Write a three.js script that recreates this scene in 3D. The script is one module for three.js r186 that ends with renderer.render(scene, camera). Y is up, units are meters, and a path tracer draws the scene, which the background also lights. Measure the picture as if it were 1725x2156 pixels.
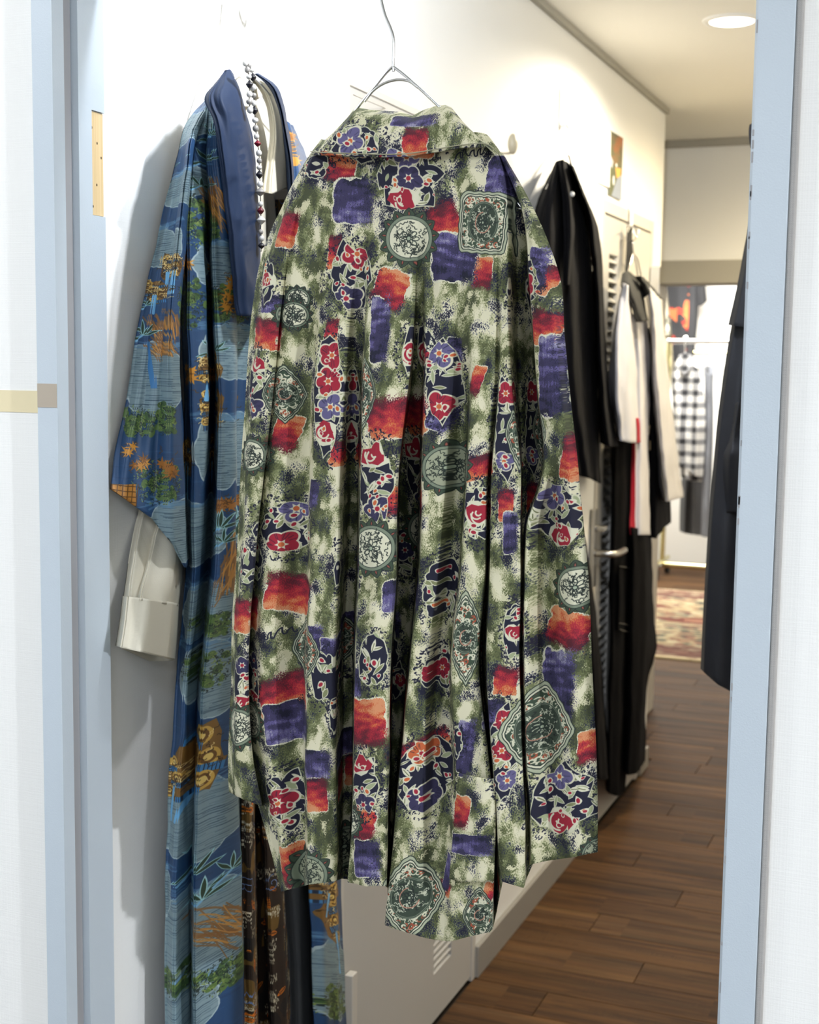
import * as THREE from 'three';
import { mergeGeometries } from 'three/addons/utils/BufferGeometryUtils.js';
import { RoundedBoxGeometry } from 'three/addons/geometries/RoundedBoxGeometry.js';
import { RectAreaLightUniformsLib } from 'three/addons/lights/RectAreaLightUniformsLib.js';
import { createNoise2D } from 'simplex-noise';

// ---------------------------------------------------------------- camera, lights, exposure
RectAreaLightUniformsLib.init();
const scene = new THREE.Scene();
scene.background = new THREE.Color(0x000000);
const renderer = new THREE.WebGLRenderer({ antialias: true });
renderer.toneMapping = THREE.LinearToneMapping;
renderer.toneMappingExposure = 1.0;
renderer.shadowMap.enabled = true;

const EYE = 1.43, CEIL = 2.297;                       // eye height and ceiling height, metres
const CX = 862.5, CY = 1078, F = 2902.41;             // principal point and focal length, in 1725 x 2156 pixels
const vF = new THREE.Vector3(2038 - CX, -(777 - CY), -F).normalize();      // corridor direction as the camera sees it
const vU = new THREE.Vector3(531 - CX, -(27770 - CY), -F).normalize().negate();
const vR = new THREE.Vector3().crossVectors(vF, vU);
const camera = new THREE.PerspectiveCamera(2 * Math.atan(1078 / F) * 180 / Math.PI, 1725 / 2156, 0.05, 40);
const toWorld = new THREE.Matrix4().set(vR.x, vR.y, vR.z, 0, vU.x, vU.y, vU.z, 0, -vF.x, -vF.y, -vF.z, 0, 0, 0, 0, 1);
camera.quaternion.setFromRotationMatrix(toWorld);
camera.position.set(0, EYE, 0);
camera.focus = 1.55; camera.userData.fStop = 9;

function rect(x, y, z, w, h, intensity, color, look) {
  const l = new THREE.RectAreaLight(color, intensity, w, h);
  l.position.set(x, y, z); l.lookAt(...look); scene.add(l); return l;
}
const LIGHT = { front: 34, left: 2.6, fill: 27, near: 5.0, mid: 4.2, end: 5.0, far: 52 };
// the fittings (with their lights) are built below in ceilingLight() and panelLight()

// ---------------------------------------------------------------- helpers
const V = (x, y, z) => new THREE.Vector3(x, y, z);
function ray(px, py) { return V(px - CX, -(py - CY), -F).applyMatrix4(toWorld); }
const onX = (px, py, x) => { const d = ray(px, py); d.multiplyScalar(x / d.x); d.y += EYE; return d; };
const onZ = (px, py, z) => { const d = ray(px, py); d.multiplyScalar(z / d.z); d.y += EYE; return d; };
function rng(seed) { let a = seed >>> 0; return () => { a = (a + 0x6d2b79f5) | 0; let t = Math.imul(a ^ (a >>> 15), 1 | a); t = (t + Math.imul(t ^ (t >>> 7), 61 | t)) ^ t; return ((t ^ (t >>> 14)) >>> 0) / 4294967296; }; }
const noise = createNoise2D(rng(7));
const lerp = (a, b, t) => a + (b - a) * t, sstep = (t) => t * t * (3 - 2 * t), clamp = (v, a, b) => Math.min(b, Math.max(a, v));

const taken = new Map();
function numbered(name) { const n = taken.get(name) || 0; taken.set(name, n + 1); return n ? name + '_' + String(n).padStart(3, '0') : name; }
function shade(o) { o.castShadow = true; o.receiveShadow = true; return o; }
function thing(name, label, category, group) {
  const o = new THREE.Group(); o.name = numbered(name); o.userData = { label, category }; if (group) o.userData.group = group; scene.add(o); return o;
}
function part(name, geo, mat, parent, label) {
  const m = shade(new THREE.Mesh(geo, mat)); m.name = name; if (label) m.userData.label = label; parent.add(m); return m;
}
function single(name, geo, mat, label, category, group) {
  const m = shade(new THREE.Mesh(geo, mat)); m.name = numbered(name); m.userData = { label, category }; if (group) m.userData.group = group; scene.add(m); return m;
}
function struct(name, geo, mat, label) {
  const m = geo ? shade(new THREE.Mesh(geo, mat)) : new THREE.Group(); m.name = name; m.userData = { kind: 'structure', label }; scene.add(m); return m;
}
// uv in metres from the axis each face points along
function worldUV(g) {
  const p = g.attributes.position, n = g.attributes.normal, uv = new Float32Array(p.count * 2);
  for (let i = 0; i < p.count; i++) {
    const ax = Math.abs(n.getX(i)), ay = Math.abs(n.getY(i)), az = Math.abs(n.getZ(i));
    if (ay > ax && ay > az) { uv[2 * i] = p.getX(i); uv[2 * i + 1] = p.getZ(i); }
    else if (ax > az) { uv[2 * i] = p.getZ(i); uv[2 * i + 1] = p.getY(i); }
    else { uv[2 * i] = p.getX(i); uv[2 * i + 1] = p.getY(i); }
  }
  g.setAttribute('uv', new THREE.BufferAttribute(uv, 2)); return g;
}
function box(x0, x1, y0, y1, z0, z1, r = 0) {
  const w = Math.abs(x1 - x0), h = Math.abs(y1 - y0), d = Math.abs(z1 - z0);
  const g = r ? new RoundedBoxGeometry(w, h, d, 2, Math.min(r, w / 2.01, h / 2.01, d / 2.01)) : new THREE.BoxGeometry(w, h, d);
  g.translate((x0 + x1) / 2, (y0 + y1) / 2, (z0 + z1) / 2); return worldUV(g.index ? g.toNonIndexed() : g);
}
const merge = (list) => mergeGeometries(list.map((g) => (g.index ? g.toNonIndexed() : g)));
function tube(points, r, seg = 40, radial = 8, closed = false) { return new THREE.TubeGeometry(new THREE.CatmullRomCurve3(points, closed, 'centripetal'), seg, r, radial, closed); }
// a vertical extrusion of a plan outline [[x, z], ...]
function plan(outline, y0, y1) {
  const s = new THREE.Shape(outline.map(([x, z]) => new THREE.Vector2(x, -z)));
  const g = new THREE.ExtrudeGeometry(s, { depth: y1 - y0, bevelEnabled: false });
  g.rotateX(-Math.PI / 2); g.translate(0, y0, 0); return worldUV(g);
}

// ---- cloth: a sheet strung between columns. Each column is a fold line [[px, py, depth], ...] from top to hem.
function along(col, t) {
  const y = lerp(col[0][1], col[col.length - 1][1], t);
  let i = 0; while (i < col.length - 2 && y > col[i + 1][1]) i++;
  const a = col[i], b = col[i + 1], u = clamp((y - a[1]) / ((b[1] - a[1]) || 1), 0, 1);
  const p = col[Math.max(0, i - 1)], q = col[Math.min(col.length - 1, i + 2)];
  const cr = (k) => {                                  // Hermite with limited slopes
    const h = b[1] - a[1] || 1, m = (b[k] - a[k]) / h;
    let m0 = i ? ((a[k] - p[k]) / ((a[1] - p[1]) || 1) + m) / 2 : m, m1 = i < col.length - 2 ? ((q[k] - b[k]) / ((q[1] - b[1]) || 1) + m) / 2 : m;
    const lim = 3 * Math.abs(m); m0 = clamp(m0, -lim, lim); m1 = clamp(m1, -lim, lim);
    const u2 = u * u, u3 = u2 * u;
    return (2 * u3 - 3 * u2 + 1) * a[k] + (u3 - 2 * u2 + u) * h * m0 + (-2 * u3 + 3 * u2) * b[k] + (u3 - u2) * h * m1;
  };
  return [cr(0), y, cr(2)];
}
const onFront = (z0) => ({ at: (px, py, d) => onZ(px, py, z0 + d), n: V(0, 0, 1), uv: (p) => [p.x, p.y] });
const onWall = (x0) => ({ at: (px, py, d) => onX(px, py, x0 + d), n: V(1, 0, 0), uv: (p) => [-p.z, p.y] });
function sheet(cols, plane, o = {}) {
  const { sub = 7, nv = 90, thick = 0.0025, wrinkle = 0.0012, fx = 26, fy = 9, uv = plane.uv, seed = 0, back = null } = o;
  const nu = (cols.length - 1) * sub, P = [], front = [];
  for (let j = 0; j <= nv; j++) {
    const t = j / nv, pts = cols.map((c) => along(c, t));
    for (let i = 0; i <= nu; i++) {
      const k = Math.min(cols.length - 2, Math.floor(i / sub)), f = (i - k * sub) / sub, a = pts[k], b = pts[k + 1];
      const g = sstep(f);
      const px = lerp(a[0], b[0], f), py = lerp(a[1], b[1], f), d = lerp(a[2], b[2], g);
      const base = plane.at(px, py, d), q = plane.uv(base);
      const w = wrinkle * (noise(q[0] * fx + seed, q[1] * fy - seed) + 0.5 * noise(q[0] * fx * 2.3 - seed, q[1] * fy * 2.1));
      front.push(base.addScaledVector(plane.n, w));
    }
  }
  const W = nu + 1, N = front.length, pos = [], uvs = [], idx = [];
  for (const p of front) { pos.push(p.x, p.y, p.z); uvs.push(...uv(p)); }
  for (const p of front) { const b = back === null ? p.clone().addScaledVector(plane.n, -thick) : p.clone(); if (back !== null) { if (plane.n.z) b.z = Math.min(b.z - thick, back); else b.x = Math.min(b.x - thick, back); } pos.push(b.x, b.y, b.z); uvs.push(...uv(p)); }
  const quad = (a, b, c, d) => idx.push(a, b, c, a, c, d);
  for (let j = 0; j < nv; j++) for (let i = 0; i < nu; i++) {
    const a = j * W + i; quad(a, a + W, a + W + 1, a + 1); quad(N + a, N + a + 1, N + a + W + 1, N + a + W);
  }
  for (let i = 0; i < nu; i++) { quad(i, i + 1, N + i + 1, N + i); const b = nv * W + i; quad(b + 1, b, N + b, N + b + 1); }
  for (let j = 0; j < nv; j++) { const a = j * W; quad(a + W, a, N + a, N + a + W); const b = a + nu; quad(b, b + W, N + b + W, N + b); }
  const g = new THREE.BufferGeometry();
  g.setAttribute('position', new THREE.Float32BufferAttribute(pos, 3)); g.setAttribute('uv', new THREE.Float32BufferAttribute(uvs, 2)); g.setIndex(idx);
  g.computeVertexNormals();
  return g;
}
const cd = (pts, d) => pts.map(([x, y], i) => [x, y, Array.isArray(d) ? d[Math.min(i, d.length - 1)] : d]);

// ---------------------------------------------------------------- textures
function canvas(w, h) { const c = document.createElement('canvas'); c.width = w; c.height = h; return c; }
function tex(c, rx = 1, ry = 1, srgb = true) {
  const t = new THREE.CanvasTexture(c); t.wrapS = t.wrapT = THREE.RepeatWrapping; t.repeat.set(rx, ry); t.magFilter = THREE.LinearFilter;
  if (srgb) t.colorSpace = THREE.SRGBColorSpace; return t;
}
function dataTex(n, f, rx, ry) {
  const d = new Uint8Array(n * n * 4);
  for (let y = 0; y < n; y++) for (let x = 0; x < n; x++) { const v = clamp(f(x, y), 0, 1) * 255, i = (y * n + x) * 4; d[i] = d[i + 1] = d[i + 2] = v; d[i + 3] = 255; }
  const t = new THREE.DataTexture(d, n, n); t.wrapS = t.wrapT = THREE.RepeatWrapping; t.magFilter = THREE.LinearFilter; t.repeat.set(rx, ry); t.needsUpdate = true; return t;
}
const rw = rng(11), rowN = Array.from({ length: 512 }, () => rw()), colN = Array.from({ length: 512 }, () => rw());
const weave = dataTex(256, (x, y) => 0.5 + 0.2 * Math.sin(x * Math.PI / 2) * Math.sin(y * Math.PI / 2) + 0.25 * (rowN[y] + colN[x] - 1), 8, 8);         // 12 cm of cloth
const paperBump = dataTex(512, (x, y) => 0.35 * rowN[y] + 0.35 * colN[x] + 0.3 * rw(), 4, 4);           // woven wallpaper, 25 cm repeat
const fineBump = dataTex(256, () => rw(), 6, 6);

const std = (o) => new THREE.MeshStandardMaterial(o), phys = (o) => new THREE.MeshPhysicalMaterial({ ...o });
const M = {
  wallpaper: std({ color: 0xf1f1ee, roughness: 0.9, bumpMap: paperBump, bumpScale: 0.00022 }),
  ceiling: std({ color: 0xf2f0e8, roughness: 0.95 }),
  jamb: std({ color: 0xbfcad3, roughness: 0.45, bumpMap: fineBump, bumpScale: 0.00008 }),
  groove: std({ color: 0x9a9a9c, roughness: 0.8 }),
  gasket: std({ color: 0xa7a4a0, roughness: 1, bumpMap: weave, bumpScale: 0.0006 }),
  door: std({ color: 0xc2c0bb, roughness: 0.5 }),
  doorFrame: std({ color: 0xcfcbc3, roughness: 0.5 }),
  dark: std({ color: 0x17171a, roughness: 0.9 }),
  chrome: std({ color: 0xd8d8d8, roughness: 0.18, metalness: 1 }),
  steel: std({ color: 0xb6b4b0, roughness: 0.3, metalness: 1 }),
  brass: std({ color: 0xd8d0a0, roughness: 0.22, metalness: 1 }),
  whitePlastic: std({ color: 0xf2f2ef, roughness: 0.4 }),
  baseboard: std({ color: 0x96928b, roughness: 0.55 }),
  grey: std({ color: 0xa6a398, roughness: 0.7 }),
};

// ---------------------------------------------------------------- the print on the hanging shirt
class Print {
  // bounds in the cloth's own metres; px positions are turned to cloth positions on the garment's plane
  constructor(w, h, plane, depth, u0, v0, u1, v1, seed) {
    this.c = canvas(w, h); this.x = this.c.getContext('2d'); this.w = w; this.h = h; this.plane = plane; this.depth = depth;
    Object.assign(this, { u0, v0, u1, v1 }); this.r = rng(seed);
  }
  P(px, py) { const q = this.plane.uv(this.plane.at(px, py, this.depth)); return [(q[0] - this.u0) / (this.u1 - this.u0) * this.w, (1 - (q[1] - this.v0) / (this.v1 - this.v0)) * this.h]; }
  uv() { return (p) => { const q = this.plane.uv(p); return [(q[0] - this.u0) / (this.u1 - this.u0), (q[1] - this.v0) / (this.v1 - this.v0)]; }; }
  // draw f in a local frame whose unit is one photo pixel at (px, py)
  loc(px, py, f, rot = 0, s = 1) {
    const o = this.P(px, py), a = this.P(px + 1, py), b = this.P(px, py + 1), x = this.x;
    x.save(); x.transform(a[0] - o[0], a[1] - o[1], b[0] - o[0], b[1] - o[1], o[0], o[1]); x.rotate(rot); x.scale(s, s); f(x); x.restore();
  }
  path(pts, close = true) { const x = this.x; x.beginPath(); pts.forEach(([a, b], i) => { const p = this.P(a, b); i ? x.lineTo(...p) : x.moveTo(...p); }); if (close) x.closePath(); }
  // blotchy grain in -1..1, a little longer down the cloth than across
  grain(x, y) { return 0.6 * noise(x * 0.21 + 3, y * 0.16 - 7) + 0.5 * noise(x * 0.47 - 5, y * 0.4 + 11); }
  texture() { return tex(this.c); }
}
const R2 = (r, a, b) => a + (b - a) * r();
function blob(x, r, rx, ry, n = 14, rough = 0.18) {
  x.beginPath(); const ph = r() * 6;
  for (let i = 0; i <= n; i++) { const a = i / n * Math.PI * 2, k = 1 + rough * (Math.sin(3 * a + ph) * 0.6 + (r() - 0.5) * 1.2); const X = Math.cos(a) * rx * k, Y = Math.sin(a) * ry * k; i ? x.lineTo(X, Y) : x.moveTo(X, Y); }
  x.closePath();
}
function specks(x, r, rx, ry, n, color, lo = 1, hi = 2.6, falloff = 0.75) {
  x.strokeStyle = color; x.lineCap = 'round';
  for (let i = 0; i < n; i++) {
    const a = r() * 6.283, k = Math.pow(r(), falloff) * 1.08, X = Math.cos(a) * rx * k, Y = Math.sin(a) * ry * k, b = r() * 6.283, l = R2(r, 0.5, 4.5);
    x.lineWidth = R2(r, lo, hi); x.beginPath(); x.moveTo(X, Y); x.quadraticCurveTo(X + Math.cos(b) * l, Y + Math.sin(b) * l, X + Math.cos(b + 1) * l * 1.3, Y + Math.sin(b + 1) * l * 1.3); x.stroke();
  }
}
function brushFill(x, r, rx, ry, color, n, ang = 1.2, len = 30, wid = 5, alpha = 0.5) {
  x.strokeStyle = color; x.lineCap = 'round'; x.globalAlpha = alpha;
  for (let i = 0; i < n; i++) {
    const X = R2(r, -rx, rx), Y = R2(r, -ry, ry), a = ang + R2(r, -0.35, 0.35), l = len * R2(r, 0.4, 1);
    x.lineWidth = wid * R2(r, 0.3, 1.2); x.beginPath(); x.moveTo(X - Math.cos(a) * l / 2, Y - Math.sin(a) * l / 2); x.quadraticCurveTo(X + R2(r, -4, 4), Y + R2(r, -4, 4), X + Math.cos(a) * l / 2, Y + Math.sin(a) * l / 2); x.stroke();
  }
  x.globalAlpha = 1;
}
const C = { cream: '#e6e4cc', cream2: '#d9d9bb', olive: '#6f754c', olive2: '#8a9066', olive3: '#50573a', navy: '#131531', navy2: '#20264a', red: '#a81c36', red2: '#80172c', orange: '#d2693c', orange2: '#e0976c', purple: '#39345a', purple2: '#67618f', purple3: '#9c98b8', green: '#3f5140', grey: '#84907c', maroon: '#5c1528' };
function leaf(x, l, w, fill, edge) { x.beginPath(); x.moveTo(0, 0); x.quadraticCurveTo(l * 0.45, -w, l, 0); x.quadraticCurveTo(l * 0.45, w, 0, 0); x.fillStyle = fill; x.fill(); if (edge) { x.strokeStyle = edge; x.lineWidth = 1.6; x.stroke(); } }
function flower(x, r, s, colour, heart, petals = 5) {
  const ph = r() * 6;
  for (const [k, f] of [[1.26, '#e3dfc6'], [1, colour]]) { x.fillStyle = f; for (let i = 0; i < petals; i++) { const a = ph + i / petals * 6.283, v = 1 + 0.25 * Math.sin(i * 2.7 + ph); x.beginPath(); x.ellipse(Math.cos(a) * s * 0.52, Math.sin(a) * s * 0.52, s * 0.46 * k * v, s * 0.42 * k, a + 0.4, 0, 6.283); x.fill(); } }
  x.strokeStyle = C.navy; x.globalAlpha = 0.45; x.lineWidth = s * 0.05; for (let i = 0; i < 16; i++) { const a = r() * 6.283, q = s * R2(r, 0.35, 0.6); x.beginPath(); x.moveTo(Math.cos(a) * q, Math.sin(a) * q); x.lineTo(Math.cos(a + 0.1) * s * 0.85, Math.sin(a + 0.1) * s * 0.85); x.stroke(); } x.globalAlpha = 1;
  x.fillStyle = C.cream; x.beginPath(); for (let i = 0; i < 12; i++) { const a = i / 12 * 6.283, q = s * (i % 2 ? 0.2 : 0.4); i ? x.lineTo(Math.cos(a) * q, Math.sin(a) * q) : x.moveTo(q, 0); } x.fill();
  x.fillStyle = heart; x.beginPath(); x.arc(0, 0, s * 0.17, 0, 6.283); x.fill();
}
function rose(x, r, s) {
  x.fillStyle = C.cream; blob(x, r, s * 1.15, s, 12, 0.2); x.fill(); x.fillStyle = C.red; blob(x, r, s * 0.9, s * 0.8, 12, 0.25); x.fill();
  x.strokeStyle = C.cream; x.lineWidth = s * 0.14; x.lineCap = 'round';
  for (let i = 0; i < 3; i++) { x.beginPath(); x.arc(R2(r, -0.2, 0.2) * s, R2(r, -0.2, 0.3) * s, s * (0.22 + 0.2 * i), R2(r, 0, 2), R2(r, 2.6, 4.4)); x.stroke(); }
}
function bud(x, s, col) { x.fillStyle = C.cream; x.beginPath(); x.moveTo(0, -s * 1.3); x.quadraticCurveTo(s, 0, s * 0.7, s * 0.6); x.quadraticCurveTo(0, s * 1.3, -s * 0.7, s * 0.6); x.quadraticCurveTo(-s, 0, 0, -s * 1.3); x.fill(); x.fillStyle = col; x.beginPath(); x.ellipse(0, 0, s * 0.42, s * 0.62, 0.2, 0, 6.283); x.fill(); }
function floral(p, px, py, w, h, list = '', rot = 0) {
  const r = p.r;
  p.loc(px, py, (x) => {
    specks(x, r, w * 0.66, h * 0.62, (w + h) * 1.6, C.navy, 1, 2.8, 0.4);
    x.beginPath(); const n = 13, ph = r() * 6;
    for (let i = 0; i <= n; i++) { const a = ph + i / n * 6.283, k = R2(r, 0.36, 0.6); const X = Math.cos(a) * w * k, Y = Math.sin(a) * h * k; i ? x.quadraticCurveTo(Math.cos(a - 0.35) * w * 0.5, Math.sin(a - 0.35) * h * 0.5, X, Y) : x.moveTo(X, Y); }
    x.closePath(); x.fillStyle = C.navy; x.fill(); x.strokeStyle = C.cream2; x.lineWidth = 2.2; x.stroke();
    x.save(); x.clip();
    const nl = Math.round(w * h / 400);
    for (let i = 0; i < nl; i++) { x.save(); x.translate(R2(r, -w, w) * 0.46, R2(r, -h, h) * 0.46); x.rotate(r() * 6.28); const q = r(); leaf(x, R2(r, 18, 34), R2(r, 6, 11), q < 0.45 ? C.cream : q < 0.8 ? '#a9b28c' : C.olive2, q > 0.5 ? C.cream : null); if (q < 0.4) { x.strokeStyle = C.olive; x.lineWidth = 1.5; x.beginPath(); x.moveTo(3, 0); x.lineTo(20, 0); x.stroke(); } x.restore(); }
    const L = [...list], m = L.length;
    L.forEach((k, i) => {
      x.save(); x.translate(R2(r, -0.16, 0.16) * w, m > 1 ? lerp(-0.34, 0.34, i / (m - 1)) * h : 0);
      const s = clamp(Math.min(w * 0.42, h * 0.5 / Math.max(1, m * 0.75)), 12, 30);
      if (k === 'r') rose(x, r, s); else if (k === 'p') flower(x, r, s, C.purple, C.red, 5); else if (k === 'l') flower(x, r, s, C.purple2, C.orange, 4); else if (k === 'R') flower(x, r, s, C.red, C.orange, 5); else if (k === 'o') flower(x, r, s * 0.8, C.orange, C.red, 5);
      x.restore();
    });
    for (let i = 0; i < Math.round(w * h / 1500) + 1; i++) { x.save(); x.translate(R2(r, -0.42, 0.42) * w, R2(r, -0.42, 0.42) * h); x.rotate(r() * 6); bud(x, R2(r, 5, 9), r() < 0.7 ? C.red : C.orange); x.restore(); }
    x.restore();
  }, rot);
}
function squiggles(x, r, rx, ry, n, col, lw = 1.5) {
  x.strokeStyle = col; x.lineWidth = lw; x.lineCap = 'round';
  for (let i = 0; i < n; i++) { const a = r() * 6.28, k = Math.sqrt(r()), X = Math.cos(a) * rx * k, Y = Math.sin(a) * ry * k, b = r() * 6.28; x.beginPath(); x.moveTo(X, Y); x.bezierCurveTo(X + 7 * Math.cos(b), Y + 7 * Math.sin(b), X + 7 * Math.cos(b + 2), Y + 7 * Math.sin(b + 2), X + 9 * Math.cos(b + 1), Y + 9 * Math.sin(b + 1)); x.stroke(); }
}
function rosette(x, r, R) {
  x.strokeStyle = '#1c2a26';
  for (let k = 0; k < 8; k++) { const a = k / 8 * 6.283; x.lineWidth = 1.5; x.beginPath(); x.ellipse(Math.cos(a) * R * 0.5, Math.sin(a) * R * 0.5, R * 0.3, R * 0.18, a, 0, 6.283); x.stroke(); }
  x.fillStyle = '#aebaa2'; x.beginPath(); x.arc(0, 0, R * 0.2, 0, 6.283); x.fill(); x.stroke();
}
function medallion(p, px, py, R, dark = 0, rot = 0) {
  const r = p.r;
  p.loc(px, py, (x) => {
    const n = 13;
    for (let i = 0; i < n; i++) {
      x.save(); x.rotate(i / n * 6.283); x.beginPath(); x.moveTo(-R * 0.26, -R * 0.72); x.quadraticCurveTo(-R * 0.2, -R * 1.0, 0, -R * 1.12); x.quadraticCurveTo(R * 0.2, -R * 1.0, R * 0.26, -R * 0.72); x.closePath(); x.fillStyle = C.green; x.fill(); x.strokeStyle = '#1f2b26'; x.lineWidth = 1.6; x.stroke();
      x.translate(0, -R * 0.8); x.rotate(-Math.PI / 2); leaf(x, R * 0.22, R * 0.08, '#a5584a', '#2b2a24'); x.restore();
    }
    x.beginPath(); x.arc(0, 0, R * 0.78, 0, 6.283); x.fillStyle = dark ? '#a8ad94' : C.cream; x.fill(); x.strokeStyle = C.grey; x.lineWidth = R * 0.11; x.stroke(); x.strokeStyle = '#26332d'; x.lineWidth = 1.3; for (const k of [0.72, 0.85]) { x.beginPath(); x.arc(0, 0, R * k, 0, 6.283); x.stroke(); }
    squiggles(x, r, R * 0.62, R * 0.62, R * 1.5, dark ? '#232c26' : '#1d2623'); rosette(x, r, R * 0.42);
  }, rot);
}
function scarf(p, px, py, w, h, kind = 0, rot = 0) {
  const r = p.r;
  p.loc(px, py, (x) => {
    const outline = (k) => {
      x.beginPath(); const n = 72;
      for (let i = 0; i <= n; i++) {
        const t = i / n * 6.283; let X, Y;
        if (kind) { const e = Math.abs(Math.cos(t)), f = Math.abs(Math.sin(t)); const q = 1 / Math.pow(Math.pow(e, 1.25) + Math.pow(f, 1.25), 1 / 1.25); X = Math.cos(t) * q; Y = Math.sin(t) * q; }
        else { const q = 1 / Math.pow(Math.pow(Math.abs(Math.cos(t)), 9) + Math.pow(Math.abs(Math.sin(t)), 9), 1 / 9); X = Math.cos(t) * q; Y = Math.sin(t) * q; }
        const s = k * (1 + 0.018 * Math.sin(i * 1.5)); i ? x.lineTo(X * w / 2 * s, Y * h / 2 * s) : x.moveTo(X * w / 2 * s, Y * h / 2 * s);
      }
      x.closePath();
    };
    outline(1); x.fillStyle = '#b9bfa6'; x.fill(); x.strokeStyle = '#26332d'; x.lineWidth = 1.8; x.stroke();
    outline(0.9); x.fillStyle = C.cream; x.fill(); x.stroke(); outline(0.83); x.fillStyle = C.green; x.fill(); x.stroke();
    x.save(); outline(0.82); x.clip();
    for (let i = 0; i < w * h / 50; i++) { x.save(); x.translate(R2(r, -0.45, 0.45) * w, R2(r, -0.45, 0.45) * h); x.rotate(r() * 6); const q = r(); x.strokeStyle = q < 0.75 ? C.cream : '#b0553c'; x.lineWidth = R2(r, 1.5, 3); x.lineCap = 'round'; x.beginPath(); x.arc(0, 0, R2(r, 2.5, 6), 0, R2(r, 2, 4.6)); x.stroke(); x.restore(); }
    x.restore();
    const a = Math.min(w, h * 0.8) * (kind ? 0.29 : 0.3), b = kind ? a * (h > w * 2 ? 1.5 : 1.08) : h * 0.33;
    x.beginPath(); x.ellipse(0, 0, a, b, 0, 0, 6.283); x.fillStyle = '#39473a'; x.fill(); x.strokeStyle = C.grey; x.lineWidth = 4; x.stroke(); x.strokeStyle = '#1f2b26'; x.lineWidth = 1.2; x.stroke();
    squiggles(x, r, a * 0.85, b * 0.85, a * 1.6, '#d5d8c2', 1.5); squiggles(x, r, a * 0.8, b * 0.8, a * 0.7, '#1b2622', 1.6);
    x.strokeStyle = '#c58a76'; x.lineWidth = 2; x.beginPath(); x.ellipse(0, 0, a * 0.5, b * 0.5, 0, 0.3, 4.6); x.stroke(); x.save(); x.scale(1, b / a); rosette(x, r, a * 0.42); x.restore();
  }, rot);
}
function scribble(p, px, py, w) { p.loc(px, py, (x) => { x.strokeStyle = C.navy; x.lineWidth = 2.6; x.lineCap = x.lineJoin = 'round'; x.beginPath(); x.moveTo(-w / 2, 12); for (let i = 1; i < 11; i++) { const X = lerp(-w / 2, w / 2, i / 10) + p.r() * 5, a = R2(p.r, 5, 13); x.quadraticCurveTo(X - 7, (i % 2 ? -a : a) - i * 0.8, X, (i % 2 ? -a * 0.8 : a * 0.7) - i * 1.4); } x.stroke(); }); }

const hex = (h) => [parseInt(h.slice(1, 3), 16), parseInt(h.slice(3, 5), 16), parseInt(h.slice(5, 7), 16)];
// dry-brush painting straight into the pixels: f(lx, ly, grain, px, py) gives a colour or null
function dab(p, D, px, py, w, h, rot, f) {
  const o = p.P(px, py), a = p.P(px + 1, py), b = p.P(px, py + 1), J = [a[0] - o[0], b[0] - o[0], a[1] - o[1], b[1] - o[1]], det = J[0] * J[3] - J[1] * J[2], c = Math.cos(-rot), s = Math.sin(-rot);
  const R = 0.75 * Math.hypot(w, h) * Math.max(Math.abs(J[0]), Math.abs(J[3])), x0 = Math.max(0, Math.floor(o[0] - R)), x1 = Math.min(p.w - 1, Math.ceil(o[0] + R)), y0 = Math.max(0, Math.floor(o[1] - R)), y1 = Math.min(p.h - 1, Math.ceil(o[1] + R));
  for (let y = y0; y <= y1; y++) for (let x = x0; x <= x1; x++) {
    const dx = x - o[0], dy = y - o[1], ux = (J[3] * dx - J[1] * dy) / det, uy = (-J[2] * dx + J[0] * dy) / det, lx = ux * c - uy * s, ly = ux * s + uy * c;
    const col = f(lx, ly, p.grain(x, y), x, y); if (col) { const i = (y * p.w + x) * 4; D[i] = col[0]; D[i + 1] = col[1]; D[i + 2] = col[2]; }
  }
}
function redDab(p, D, px, py, w, h, rot = 0) {
  const k = p.r() * 90, dir = p.r() < 0.6 ? 1 : -1, side = R2(p.r, -0.5, 0.5), A = [C.maroon, C.red2, C.red, '#c43a3a', C.orange, C.orange2].map(hex), cream = hex(C.cream);
  dab(p, D, px, py, w * 1.35, h * 1.35, rot, (lx, ly, g) => {
    const nx = lx / (w / 2), ny = ly / (h / 2), e = Math.pow(Math.pow(Math.abs(nx), 8) + Math.pow(Math.abs(ny), 8), 0.125) + 0.1 * noise(lx * 0.035 + k, ly * 0.035) + (ny * dir < -0.3 ? 0.3 * g : 0.05 * g);
    if (e > 1.07) return null; if (e > 1) return ny * dir < -0.3 ? null : cream;
    const t = 0.5 + 0.42 * dir * ny + side * nx * 0.4 + 0.22 * noise(lx * 0.03 - k, ly * 0.05 + k) + 0.5 * g * 0.5;
    return A[clamp(Math.floor(t * 6), 0, 5)];
  });
}
function purpleDab(p, D, px, py, w, h, rot = 0) {
  const k = p.r() * 90, sy = p.r() < 0.5 ? 1 : -1, A = [C.navy, '#352f5c', C.purple, C.purple, '#5f5690', C.purple2, C.purple3].map(hex), cream = hex(C.cream), nv = hex(C.navy);
  dab(p, D, px, py, w * 1.4, h * 1.4, rot, (lx, ly, g) => {
    const nx = lx / (w / 2), ny = ly / (h / 2), e = Math.pow(Math.pow(Math.abs(nx), 8) + Math.pow(Math.abs(ny), 8), 1 / 8) + 0.08 * noise(lx * 0.03 + k, ly * 0.03) + (nx > 0.35 ? 0.35 * g : 0.03 * g);
    if (e > 1.06) return null; if (e > 1) return nx > 0.35 ? null : cream;
    if (g > 0.62 - (nx + 0.3) * 0.3) return nv;
    const t = 0.47 + 0.3 * sy * ny + 0.34 * noise(lx * 0.02 - k, ly * 0.045 + k) + 0.2 * g + 0.12 * noise(lx * 0.15, ly * 0.02 + k);
    return A[clamp(Math.floor(t * 7), 0, 6)];
  });
}
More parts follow.
